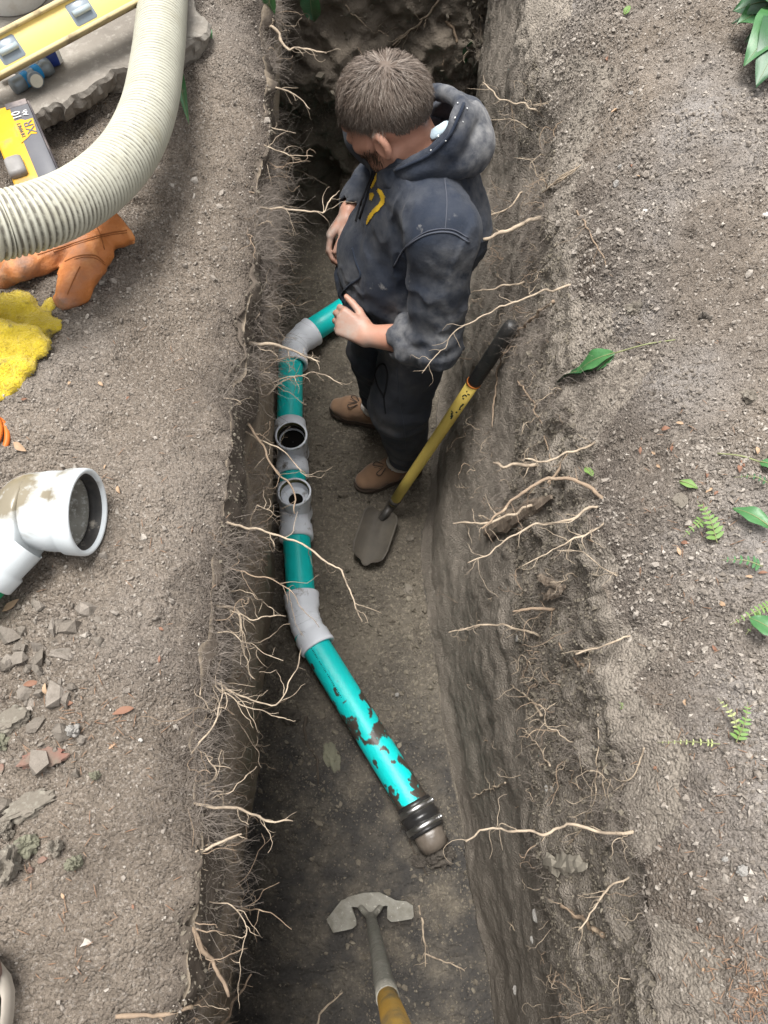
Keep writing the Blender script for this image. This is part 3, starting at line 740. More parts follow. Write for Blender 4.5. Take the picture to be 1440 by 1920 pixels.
# open-backed frog: two straps that split from the socket and run down into the blade
for sgn in (-1, 1):
    p = catmull([sb + su * .085 + A(.004 * sgn, 0, 0), sb + su * .045 + A(.011 * sgn, .003, 0), sb + su * .012 + A(.028 * sgn, .016, 0), sb + A(.034 * sgn, .028, -.03)], 10)
    v, f = tube(p, [.009] * 8 + [.008, .007], 10); part('frog_strap', v, f, M_MUDSTEEL, spade)
def plate(poly, z, th, m, name, parent, nrmv=A(0, 0, 1)):
    n = len(poly); P0 = np.array(poly, float)
    V = np.vstack([P0, P0 - nrmv * th]); f = [tuple(range(n)), tuple(range(2 * n - 1, n - 1, -1))] + [(i, i + n, (i + 1) % n + n, (i + 1) % n) for i in range(n)]
    return part(name, V, f, m, parent, smooth=False)
zst = Z_F + .075
plate([at(x, y, zst - (.012 if y > 1720 else 0)) for x, y in [(612, 1724), (626, 1706), (640, 1688), (652, 1684), (660, 1700), (668, 1724), (668, 1735), (661, 1741), (645, 1745), (625, 1749), (619, 1738)]], 0, .006, M_MUDSTEEL, 'step', spade)
plate([at(x, y, zst - (.006 if y > 1715 else 0)) for x, y in [(728, 1690), (740, 1688), (762, 1690), (774, 1698), (776, 1718), (772, 1723), (750, 1727), (734, 1729), (726, 1722), (726, 1706)]], 0, .006, M_MUDSTEEL, 'step', spade)
plate([at(x, y, zst - .001) for x, y in [(638, 1692), (652, 1682), (682, 1674), (712, 1673), (744, 1689), (738, 1700), (722, 1698), (706, 1704), (694, 1714), (676, 1702), (662, 1700), (652, 1704)]], 0, .005, M_MUDSTEEL, 'blade_shoulder', spade)
bp = [at(x, y, zst - .006) for x, y in [(655, 1690), (690, 1681), (728, 1692)]]
V = []; 
for k in range(10):
    t = k / 9; ctr = bp[0] * (1 - t) ** 2 + bp[1] * 2 * t * (1 - t) + bp[2] * t * t
    V += [ctr, ctr + A(0, .012, -.14), ctr + A(0, .018, -.14), ctr + A(0, .006, 0)]
f = [(4 * i + a, 4 * i + b, 4 * i + 4 + b, 4 * i + 4 + a) for i in range(9) for a, b in ((0, 1), (1, 2), (2, 3), (3, 0))]
part('blade', np.array(V), f, M_MUDSTEEL, spade)
# ------------------------------------------------------------------ the man
nb_ = nrm(A(-.86, -.50, 0)); lb = A(-nb_[1], nb_[0], 0)       # where his chest faces, and his left
ZF = Z_F + 0.01
def hgt(h): return ZF + h
Hc = A(0.006, 1.560, hgt(1.462))
nh = nrm(A(-.945, .33, 0)); hl = A(-nh[1], nh[0], 0); tp = math.radians(27)
hf = nrm(nh * math.cos(tp) - A(0, 0, 1) * math.sin(tp)); hu = np.cross(hf, hl)
HA = np.stack([hf, hl, hu])
def hp(f, l, u): return Hc + hf * f + hl * l + hu * u
LSH, LEL, LWR = A(.135, 1.345, hgt(1.335)), A(.132, 1.265, hgt(1.03)), A(-.045, 1.306, hgt(.998))
RSH, REL, RWR = A(-.015, 1.690, hgt(1.335)), A(.030, 1.850, hgt(1.12)), aty(655, 396, 1.685)
CH, BE, HI = A(.112, 1.525, hgt(1.22)), A(.055, 1.545, hgt(1.0)), A(.055, 1.55, hgt(.87))
C7 = A(.085, 1.55, hgt(1.40))
LHP, RHP = HI + lb * .085, HI - lb * .085
LKN, RKN = A(.055, 1.425, hgt(.49)), A(-.025, 1.640, hgt(.49))
LAN, RAN = A(.082, 1.440, hgt(.09)), A(-.010, 1.668, hgt(.09))
LTOE = at(667, 908, ZF + .02); LHEEL = LTOE + A(.250, .090, 0); RTOE = at(620, 760, ZF + .02); RHEEL = RTOE + A(.262, -.080, 0)

M_SKIN = mat('skin', (0.43, 0.225, 0.155), (0.34, 0.165, 0.112), 14, 0.5, 0.0006, 120, attr='mud', acol=(0.34, 0.30, 0.26), dscale=16, spec=.4)
M_HOOD = mat('navy_fleece', (0.016, 0.0205, 0.032), (0.023, 0.029, 0.042), 5, 0.92, 0.0012, 160, attr='dust', acol=(0.24, 0.235, 0.23), dscale=14, spec=.1, sheen=.05,
             fine=(0.026, 0.031, 0.042), fscale=40, dirt=(0.17, 0.165, 0.16), dth=0.705, soft=.03)
M_TROU = mat('charcoal_jersey', (0.032, 0.036, 0.046), (0.046, 0.051, 0.063), 7, 0.92, 0.001, 150, attr='dust', acol=(0.22, 0.20, 0.18), dscale=10, spec=.1, sheen=.05)
M_HAIR = mat('brown_hair', (0.075, 0.054, 0.041), (0.11, 0.083, 0.065), 90, 0.5, spec=.25, attr='tone', acol=(0.26, 0.22, 0.185), dscale=20)
M_BEARD = mat('beard_hair', (0.045, 0.029, 0.019), (0.075, 0.05, 0.033), 60, 0.5, spec=.4)
M_SUEDE = mat('brown_suede', (0.27, 0.165, 0.10), (0.20, 0.12, 0.075), 9, 0.95, 0.001, 140, dirt=(0.10, 0.08, 0.06), dth=0.68, dscale=12, soft=.08, spec=.1, sheen=.2)
M_SOLE = mat('slipper_sole', (0.085, 0.06, 0.045), (0.06, 0.045, 0.035), 20, 0.8, 0.001, 60)
M_FLEECE = mat('fleece_lining', (0.62, 0.58, 0.52), (0.48, 0.44, 0.38), 30, 0.95, 0.004, 160, sheen=.4)
M_SOCK = mat('black_sock', (0.012, 0.012, 0.014), rough=.95)
M_CORD = mat('black_cord', (0.010, 0.010, 0.012), rough=.9)
M_SHIRT = mat('pale_blue_shirt', (0.50, 0.60, 0.66), (0.44, 0.54, 0.60), 20, .9)
M_LOGO = mat('yellow_print', (0.72, 0.46, 0.03), (0.60, 0.37, 0.03), 40, .8, 0.0004, 200, dirt=(.2, .16, .05), dth=.72, dscale=30)

man = thing('person', 'man in dusty dark hooded sweatshirt and brown slippers standing in trench looking down', 'person', (0.0, 1.55, ZF))

def hand(fd, W, d, pn, s, curl, spread=.010, thumb=(.55, .5), tcurl=.2, sc=1.0):
    d = nrm(d); pn = nrm(pn - d * np.dot(pn, d)); s = nrm(s - d * np.dot(s, d) - pn * np.dot(s, pn))
    for i, (off, ln, L3, cr) in enumerate([(.030, .088, (.043, .026, .021), 0), (.010, .092, (.047, .030, .022), .06), (-.010, .087, (.043, .028, .021), .12), (-.029, .078, (.034, .021, .019), .18)]):
        kn = W + (d * ln + s * off) * sc
        fd.cone(W + s * off * .55 * sc, kn, .0165 * sc, .0125 * sc, .012)
        p = kn; an = curl[0] + cr; r = (.0098 if i < 3 else .0086) * sc
        for j, l in enumerate(L3):
            dd = nrm(d * math.cos(an) + pn * math.sin(an) + s * (spread * (1.5 - i) * 6) * (1 if j == 0 else .5))
            q = p + dd * l * sc; fd.cone(p, q, r, r * .93, .0035); p = q; r *= .93; an += curl[1 + min(j, 1)]
    tb_ = W + (d * .022 + s * .026 + pn * .008) * sc
    td = nrm(d * thumb[0] + s * thumb[1] + pn * .35)
    t1 = tb_ + td * .042 * sc; td2 = nrm(td + d * .35 - s * tcurl); t2 = t1 + td2 * .032 * sc; t3 = t2 + nrm(td2 + d * .3) * .026 * sc
    fd.cone(W + s * .012 * sc, tb_, .017 * sc, .0165 * sc, .01); fd.cone(tb_, t1, .0165 * sc, .0122 * sc, .008); fd.cone(t1, t2, .0115 * sc, .0105 * sc, .004); fd.cone(t2, t3, .0105 * sc, .0088 * sc, .003)

B = Field((-.24, 1.14, ZF - .01), (.30, 1.96, hgt(1.68)), .0042)
# trunk and limbs (under the clothes)
B.cone(HI, BE, .135, .135, .03, nb_, 1.2); B.cone(BE, CH, .135, .145, .03, nb_, 1.25); B.cone(CH, A(.085, 1.535, hgt(1.33)), .135, .095, .03, nb_, 1.2)
for sh, el, wr in ((LSH, LEL, LWR), (RSH, REL, RWR)):
    B.cone(A(.07, 1.53, hgt(1.36)), sh, .05, .052, .03)
    B.cone(sh, el, .050, .040, .02); B.cone(el, el * .6 + wr * .4, .041, .0405, .015); B.cone(el * .6 + wr * .4, wr, .0405, .0275, .015)
for hpn, kn, an, toe in ((LHP, LKN, LAN, (LTOE * .70 + LHEEL * .30) * A(1, 1, 0) + A(0, 0, hgt(.03))), (RHP, RKN, RAN, (RTOE * .70 + RHEEL * .30) * A(1, 1, 0) + A(0, 0, hgt(.03)))):
    B.cone(hpn, kn, .082, .056, .02); B.cone(kn, an, .052, .036, .02); B.cone(an - A(0, 0, .035), toe, .032, .018, .015)
# neck and head
B.cone(C7 - A(.01, 0, .03), hp(-.030, 0, -.055), .064, .060, .02)
B.cone(A(.045, 1.53, hgt(1.36)), hp(.005, 0, -.07), .052, .050, .02)
B.ell(hp(-.012, 0, .022), (.104, .078, .090), HA, .01)
B.ell(hp(.036, 0, -.028), (.064, .064, .080), HA, .02)
B.ell(hp(.046, 0, -.085), (.040, .046, .035), HA, .02)
B.cone(hp(-.01, .055, -.06), hp(.055, .028, -.095), .020, .018, .02); B.cone(hp(-.01, -.055, -.06), hp(.055, -.028, -.095), .020, .018, .02)
B.cone(hp(.092, .03, .012), hp(.092, -.03, .012), .012, .012, .015)
B.cone(hp(.096, 0, .004), hp(.117, 0, -.036), .0085, .0125, .008); B.ell(hp(.108, .011, -.040), (.009, .007, .007), HA, .006); B.ell(hp(.108, -.011, -.040), (.009, .007, .007), HA, .006)
B.cone(hp(.098, .018, -.066), hp(.098, -.018, -.066), .007, .007, .008); B.cone(hp(.096, .015, -.076), hp(.096, -.015, -.076), .0075, .0075, .007)
for sg in (1, -1):
    B.ell(hp(.088, .031 * sg, -.008), (.012, .014, .010), HA, .006, sub=True); B.ell(hp(.081, .031 * sg, -.008), (.011, .012, .009), HA, .003)
    B.cone(hp(.07, .052 * sg, -.03), hp(.03, .066 * sg, -.025), .014, .012, .02)
    ex = np.stack([nrm(hf * .95 - hl * sg * .30), nrm(hl * sg * .95 + hf * .30), hu])
    ec = hp(-.012, .080 * sg, -.020)
    B.ell(ec + hl * sg * .007, (.022, .013, .035), ex, .005); B.ell(ec + hl * sg * .017 + hf * .005, (.012, .0085, .021), ex, .003, sub=True)
    B.ell(ec + hf * .008 - hu * .004 + hl * sg * .002, (.004, .004, .006), ex, .003); B.ell(ec - hu * .026 + hf * .004, (.010, .006, .009), ex, .004)
hand(B, LWR, A(-.86, .40, .25), A(.35, .50, -.80), A(.1, .85, .5), (1.0, 1.15, .8), spread=.002, thumb=(.80, .55), tcurl=.12, sc=.92)
hand(B, RWR, aty(606, 456, 1.63) - RWR, A(.50, -.45, -.70), A(-.25, -.80, .55), (.55, .6, .45), thumb=(.85, .35), sc=.92)
BV, BF = B.mesh(1)
mud = np.zeros(len(BV))
for c, r, a in ((LWR + A(-.07, .03, .0), .06, .9), (LWR + A(.0, -.01, -.04), .05, .9), (RWR + A(-.06, -.04, -.03), .06, .9)):
    mud = np.maximum(mud, a * np.clip(1.6 - np.linalg.norm(BV - c, axis=1) / r, 0, 1))
part('body', BV, BF, M_SKIN, man, attr={'mud': mud})
BBV = bvh_of(BV, BF)

# sweatshirt -----------------------------------------------------------
Hd = Field((-.26, 1.12, hgt(.74)), (.34, 2.0, hgt(1.50)), .0048)
Hd.cone(HI + A(-.005, 0, .035), BE, .178, .200, .05, nb_, 1.12)
Hd.cone(BE, CH, .172, .168, .05, nb_, 1.2)
Hd.ell(BE + nb_ * .066 + A(0, 0, -.075), (.108, .140, .090), np.stack([nb_, lb, A(0, 0, 1)]), .06)
Hd.cone(CH, A(.112, 1.540, hgt(1.33)), .165, .105, .05, nb_, 1.22)
Hd.cone(A(.085, 1.54, hgt(1.32)), A(.080, 1.545, hgt(1.385)), .105, .082, .03)
cuffL = LEL * .58 + LWR * .42; cuffR = REL * .15 + RWR * .85
Hd.cone(A(.085, 1.50, hgt(1.34)), LSH + A(0, 0, -.012), .075, .078, .04); Hd.cone(LSH + A(0, 0, -.012), LEL + A(0, 0, .0), .080, .072, .04)
Hd.cone(LEL, LEL * .7 + LWR * .3 + A(0, 0, -.004), .072, .066, .025); Hd.cone(LEL * .72 + LWR * .28, cuffL, .066, .055, .015)
Hd.cone(A(.06, 1.57, hgt(1.35)), RSH + A(0, 0, -.012), .075, .075, .04); Hd.cone(RSH + A(0, 0, -.012), REL, .078, .066, .04); Hd.cone(REL, cuffR, .064, .046, .02)
# hem band
hem = HI + A(-.003, 0, -.005)
Hd.cone(hem + A(0, 0, -.022), hem + A(0, 0, .012), .163, .166, .012, nb_, 1.13)
# hollow the cuffs and the neck
Hd.cone(cuffL, LWR, .040, .040, .006, sub=True); Hd.cone(cuffR + (RWR - cuffR) * .3, RWR + (RWR - cuffR) * 2, .036, .036, .006, sub=True)
Hd.cone(A(.078, 1.545, hgt(1.37)), A(.075, 1.545, hgt(1.52)), .072, .095, .006, sub=True)
def folds(p):
    rg_ = 1 - np.abs(fbm(p * np.array([1, 1, .6]) + .03 * fbm(p, 6, 2, 60)[:, None], 11, 2, 59)) * 2.2
    o = 0.0050 * fbm(p * np.array([1, 1, .55]), 9, 2, 61) + 0.0026 * fbm(p, 24, 2, 62) - .0055 * np.clip(rg_, 0, 1) ** 3
    t = np.clip(((p - LSH) @ (LEL - LSH)) / np.dot(LEL - LSH, LEL - LSH), 0, 1.0)
    dl = np.linalg.norm(p - (LSH + t[:, None] * (LEL - LSH)), axis=1)
    wrm = np.clip(1.5 - dl / .085, 0, 1) * np.clip((t - .35) / .4, 0, 1)
    el = np.clip(1.6 - np.linalg.norm(p - LEL * .75 - LWR * .25, axis=1) / .085, 0, 1)
    ph = p @ nrm(LEL - LSH) * 1.0 + .25 * (p @ lb) + .012 * fbm(p, 10, 2, 63)
    o = o + 0.0035 * np.sin((ph + .035 * fbm(p, 6, 2, 67)) * 95) * wrm
    fa = nrm(LWR - LEL); ph2 = p @ fa + .3 * p[:, 2] + .010 * fbm(p, 12, 2, 64)
    o = o + (0.0055 * np.sin((ph2 + .03 * fbm(p, 9, 2, 68)) * 120) + .004 * fbm(p, 26, 2, 69)) * el
    bl_ = np.clip(1.3 - np.abs(p[:, 2] - hgt(.93)) / .10, 0, 1) * (p @ nb_ > BE @ nb_ - .05)
    ph3 = p[:, 2] + .25 * (p @ lb) + .02 * fbm(p, 7, 2, 65)
    o = o + 0.006 * np.sin(ph3 * 78) * bl_
    pit = np.clip(1.4 - np.linalg.norm(p - (LSH * .75 + CH * .25 - A(0, 0, .06)), axis=1) / .10, 0, 1)
    ph4 = (p @ nrm(A(.3, -.3, -.8))) + .015 * fbm(p, 9, 2, 66)
    return o + 0.006 * np.sin((p @ lb * .9 + p[:, 2] * .5 + .02 * fbm(p, 8, 2, 66)) * 85) * pit
Hd.warp(folds, .022)
HV, HFc = Hd.mesh(1)
def dustmask(V, spots, base=.1):
    m = base * np.clip(fbm(V, 6, 3, 71) + .4, 0, 1)
    for c, r, a in spots: m = np.maximum(m, a * np.clip(1.5 - np.linalg.norm(V - c, axis=1) / r, 0, 1))
    return m
dust = dustmask(HV, [(LEL * .6 + LWR * .4, .085, .85), (LEL + A(0, -.03, .0), .07, .55), (LSH + A(.03, -.05, -.05), .07, .6), (LSH * .3 + LEL * .7 + A(.02, -.05, 0), .06, .7), (LSH * .5 + LEL * .5 + A(0, -.06, 0), .05, .45), (BE + nb_ * .18 + A(0, 0, .03), .07, .4), (A(.19, 1.5, hgt(1.28)), .07, .5), (RWR, .06, .4)], .22)
hoodie = part('sweatshirt', HV, HFc, M_HOOD, man, attr={'dust': dust})
HB = bvh_of(HV, HFc)
# hood hanging open behind the neck
Ho = Field((-.10, 1.28, hgt(1.20)), (.36, 1.84, hgt(1.66)), .0044)
hc = A(.125, 1.545, hgt(1.425))
edge_l = [aty(868, 192, 1.52), aty(857, 220, 1.475), aty(840, 254, 1.452), aty(806, 286, 1.446), aty(770, 306, 1.452), aty(738, 321, 1.470), aty(716, 330, 1.505)]
edge_t = [aty(868, 192, 1.52), aty(846, 176, 1.57), aty(815, 172, 1.62), aty(795, 176, 1.66)]
back = [(aty(752, 322, 1.475), .014), (aty(805, 312, 1.462), .032), (aty(848, 290, 1.475), .044), (aty(866, 262, 1.515), .050), (aty(864, 238, 1.575), .048), (aty(842, 222, 1.640), .042), (aty(806, 222, 1.685), .036)]
Ho.chain(back, .03)
Ho.cone(aty(868, 240, 1.53), aty(872, 212, 1.535), .050, .034, .03); Ho.cone(aty(858, 214, 1.59), aty(850, 196, 1.595), .042, .026, .03)
Ho.ell(aty(868, 266, 1.53), (.066, .09, .068), np.stack([nb_, lb, A(0, 0, 1)]), .03)
# the mouth of the hood and room for the neck
Ho.cone(aty(838, 236, 1.55), aty(838, 150, 1.55), .046, .070, .010, sub=True); Ho.cone(aty(790, 285, 1.55), aty(790, 190, 1.55), .074, .090, .010, sub=True)
for e, r_ in ((edge_l, .0105), (edge_t, .0125)):
    q = catmull(e, 16)
    for a, b in zip(q[:-1], q[1:]): Ho.cone(a, b, r_, r_, .010)
q = catmull([p + A(.010, -.002, -.022) for p in edge_l], 14)
for a, b in zip(q[:-1], q[1:]): Ho.cone(a, b, .018, .018, .016)
Ho.warp(lambda p: .005 * fbm(p * np.array([1, 1, 1.6]), 10, 2, 81) + .002 * fbm(p, 28, 2, 82), .02)
OV, OF = Ho.mesh(1)
dust = dustmask(OV, [(hc + A(.12, -.03, .04), .085, .9), (hc + A(.09, -.10, .02), .05, .7), (hc + A(.10, .02, .12), .05, .6), (edge_l[1], .03, .5), (edge_t[1], .05, .6)], .25)
hood = part('hood', OV, OF, M_HOOD, man, attr={'dust': dust})
OB = bvh_of(OV, OF)
Uc = Field(aty(826, 240, 1.53) - .05, aty(826, 240, 1.53) + .05, .003); Uc.cone(aty(812, 252, 1.52), aty(838, 236, 1.54), .012, .012, .004, A(.3, -.5, .8), 2.2); v, f = Uc.mesh(1); part('undershirt_collar', v, f, M_SHIRT, man)
# stitched seams, pocket edge, drawcord, chest print: traced on the cloth
M_SEAM = mat('seam_thread', (0.055, 0.06, 0.075), rough=.9)
def seam(bvh, pts, r, m, parent, name='seam', n=30, off=.0008):
    P_ = cast_line(bvh, pts, off, n)
    if len(P_) < 4: return
    v, f = tube(P_, r, 6); part(name, v, f, m, parent)
seam(HB, [(834, 335), (838, 380), (835, 432)], .0016, M_SEAM, hoodie)
seam(HB, [(738, 500), (760, 465), (800, 440), (845, 436), (880, 455)], .0022, M_SEAM, hoodie)
seam(HB, [(742, 492), (764, 459), (802, 434), (846, 430), (878, 446)], .0016, M_SEAM, hoodie)
seam(HB, [(661, 465), (668, 492), (676, 518), (655, 535), (641, 552), (645, 568)], .0035, M_HOOD, hoodie, 'pocket_edge')
seam(HB, [(705, 320), (696, 345), (688, 372), (675, 410)], .0042, M_CORD, hoodie, 'drawcord')
seam(HB, [(700, 322), (690, 350), (678, 380), (668, 415)], .0036, M_CORD, hoodie, 'drawcord')
def printed(bvh, poly, m, parent, name, off=.0016, step=2.2):
    poly = np.array(poly, float); lo = poly.min(0); hi = poly.max(0)
    def inside(x, y):
        c = False; j = len(poly) - 1
        for i in range(len(poly)):
            (xi, yi), (xj, yj) = poly[i], poly[j]
            if (yi > y) != (yj > y) and x < (xj - xi) * (y - yi) / (yj - yi) + xi: c = not c
            j = i
        return c
    nx, ny = int((hi[0] - lo[0]) / step) + 2, int((hi[1] - lo[1]) / step) + 2
    V, idx = [], {}
    for i in range(nx):
        for j in range(ny):
            x, y = lo[0] + i * step, lo[1] + j * step
            if inside(x, y):
                p, n_ = cast(bvh, x, y, off)
                if p is not None: idx[(i, j)] = len(V); V.append(p)
    f = [(idx[(i, j)], idx[(i, j + 1)], idx[(i + 1, j + 1)], idx[(i + 1, j)]) for (i, j) in idx if (i + 1, j) in idx and (i, j + 1) in idx and (i + 1, j + 1) in idx]
    if f: part(name, V, f, m, parent)
printed(HB, [(709, 352), (718, 356), (724, 368), (722, 382), (712, 394), (703, 402), (696, 412), (688, 424), (686, 418), (690, 405), (697, 395), (708, 384), (714, 374), (711, 364), (706, 358)], M_LOGO, hoodie, 'chest_print', step=1.5)
printed(HB, [(709, 318), (716, 322), (706, 342), (698, 356), (694, 352), (700, 338)], M_LOGO, hoodie, 'chest_print', step=1.5)
printed(HB, [(692, 362), (702, 360), (703, 368), (698, 377), (693, 376)], M_LOGO, hoodie, 'chest_print', step=1.5)

seam(OB, [(869, 196), (858, 222), (841, 256), (808, 288), (772, 307), (742, 320)], .0042, M_HOOD, hood, 'edge_binding', 40, .003)
M_DOT = mat('white_paint', (.6, .6, .58), rough=.8)
for k in range(9):
    t_ = R_.random(); x_ = np.interp(t_, [0, .3, .6, 1], [866, 856, 838, 800]); y_ = np.interp(t_, [0, .3, .6, 1], [200, 226, 258, 290]); p_, n_ = cast(OB, x_ + R_.gauss(0, 9), y_ + R_.gauss(0, 9), .002)
    if p_ is not None and p_[1] < 1.56: v, f = tube(np.array([p_, p_ + nrm(A(R_.gauss(0, 1), R_.gauss(0, 1), R_.gauss(0, 1))) * R_.uniform(.001, .007)]), R_.uniform(.0006, .0018), 5); part('paint_spot', v, f, M_DOT, hood)
# trousers ---------------------------------------------------------------
T = Field((-.20, 1.28, hgt(.06)), (.27, 1.82, hgt(.92)), .0055)
T.cone(HI + A(0, 0, -.02), HI + A(0, 0, .03), .150, .150, .03, nb_, 1.15)
T.cone(LHP + A(0, 0, -.03), LKN, .112, .098, .04); T.cone(LKN, LAN + A(0, 0, .07), .098, .072, .03); T.cone(LAN + A(0, 0, .07), LAN + A(0, 0, .035), .060, .052, .01)
T.cone(RHP + A(0, 0, -.03), RKN, .110, .094, .04); T.cone(RKN, RAN + A(0, 0, .07), .094, .068, .03); T.cone(RAN + A(0, 0, .07), RAN + A(0, 0, .035), .060, .052, .01)
T.warp(lambda p: .006 * fbm(p * np.array([1, 1, .5]), 9, 2, 84) + .0025 * fbm(p, 22, 2, 85) + .005 * np.sin((p[:, 2] + .12 * p[:, 0] + .015 * fbm(p, 8, 2, 86)) * 120) * np.clip(1.2 - np.abs(p[:, 2] - hgt(.20)) / .09, 0, 1)
       + .004 * np.sin((p[:, 2] + .3 * p[:, 0] + .02 * fbm(p, 8, 2, 87)) * 80) * np.clip(1.2 - np.abs(p[:, 2] - hgt(.48)) / .10, 0, 1), .02)
TV, TF = T.mesh(1)
dust = dustmask(TV, [(LHP + A(-.08, -.06, -.03), .08, .6), (LKN + A(-.05, -.06, .0), .06, .45), (LAN + A(-.05, -.05, .13), .06, .4)], .25)
trou = part('trousers', TV, TF, M_TROU, man, attr={'dust': dust})
TB = bvh_of(TV, TF)
seam(TB, [(721, 744), (708, 722), (704, 700), (712, 684), (722, 684), (727, 702), (724, 728), (719, 745)], .0032, M_CORD, trou, 'drawcord', 40)
seam(TB, [(720, 744), (721, 758), (723, 775)], .0026, M_CORD, trou, 'drawcord')
seam(TB, [(745, 690), (748, 740), (758, 800), (762, 845)], .0015, M_SEAM, trou)

# slippers ----------------------------------------------------------------
def slipper(toe, heel, ankle):
    toe = np.asarray(toe); heel = np.asarray(heel); d = nrm((toe - heel) * A(1, 1, 0)); s = A(-d[1], d[0], 0); L = np.linalg.norm((toe - heel)[:2]); z0 = ZF
    S = Field(np.minimum(toe, heel) - A(.09, .09, .03), np.maximum(toe, heel) + A(.09, .09, .16), .0036)
    b = A(heel[0], heel[1], z0)
    pt = lambda t, z, o=0: b + d * (t * L) + s * o + A(0, 0, z)
    S.cone(pt(.16, .042), pt(.45, .046), .043, .044, .02); S.cone(pt(.45, .046), pt(.70, .038), .045, .048, .02); S.cone(pt(.70, .036), pt(.86, .030), .047, .038, .02, A(0, 0, 1), 1.25)
    S.cone(pt(.40, .062), pt(.64, .050), .036, .030, .02)
    S.cone(pt(.12, .065), pt(.12, .085), .036, .038, .02)
    S.cut(pt(.5, .012), A(0, 0, -1))
    S.cone(pt(.14, .075), pt(.40, .105), .033, .036, .006, sub=True); S.cone(pt(.16, .05), pt(.40, .055), .028, .028, .006, sub=True)
    S.warp(lambda p: .0018 * fbm(p, 22, 2, 31), .02)
    v, f = S.mesh(1)
    sl = part('slipper', v, f, M_SUEDE, man)
    # sole with a lip
    prof = [(0, .3), (.02, .62), (.08, .86), (.25, .86), (.45, .88), (.65, 1.04), (.80, 1.0), (.90, .82), (.97, .5), (1.0, .18)]
    tt = np.linspace(0, 1, 26); wd = np.interp(tt, [p[0] for p in prof], [p[1] for p in prof]) * .0475
    out = [pt(-.02 + 1.04 * t, 0, w_) for t, w_ in zip(tt, wd)] + [pt(-.02 + 1.04 * t, 0, -w_) for t, w_ in zip(tt[::-1], wd[::-1])]
    out = np.array(out); n = len(out); cen = out.mean(0)
    rings = [out + (cen - out) * .02 - A(0, 0, .006), out + A(0, 0, .002), out + A(0, 0, .011), out + (cen - out) * .03 + A(0, 0, .015), out + (cen - out) * .2 + A(0, 0, .015)]
    V = np.vstack(rings); f = [(k * n + i, k * n + (i + 1) % n, (k + 1) * n + (i + 1) % n, (k + 1) * n + i) for k in range(4) for i in range(n)]
    part('sole', V, f, M_SOLE, sl)
    # fleece round the opening
    ring = [pt(.04, .088), pt(.07, .094, .028), pt(.22, .086, .040), pt(.38, .088, .036), pt(.47, .094, .016), pt(.47, .094, -.016), pt(.38, .088, -.036), pt(.22, .086, -.040), pt(.07, .094, -.028), pt(.04, .088)]
    q = catmull(ring, 50); v, f = tube(q, .0085, 10, cap=False); v = v + rng.normal(0, .0014, v.shape); part('fleece_collar', v, f, M_FLEECE, sl)
    # toe seam and bow
    q = catmull([pt(.52, .078, .036), pt(.70, .066, .040), pt(.86, .055, .026), pt(.90, .053, 0), pt(.86, .055, -.026), pt(.70, .066, -.040), pt(.52, .078, -.036)], 30)
    for lp in ([(.56, .012), (.66, .030), (.70, .016), (.58, .004)], [(.56, -.006), (.64, -.030), (.70, -.022), (.58, 0)], [(.57, 0), (.72, .006)], [(.57, 0), (.70, -.010)]):
        z_ = lambda t: np.interp(t, [.5, .6, .7, .8], [.1, .088, .0835, .072])
        v, f = tube(catmull([pt(t, z_(t) + .002, o) for t, o in lp], 14), .0022, 6); part('lace', v, f, M_SOLE, sl)
    v, f = tube(catmull([ankle + A(0, 0, .08), ankle + A(0, 0, .0), pt(.22, .05)], 8), [.046, .044, .04, .04, .038, .036, .034, .03], 16); part('sock', v, f, M_SOCK, sl)
    return sl
slipper(LTOE, LHEEL, LAN)
slipper(RTOE, RHEEL, RAN)

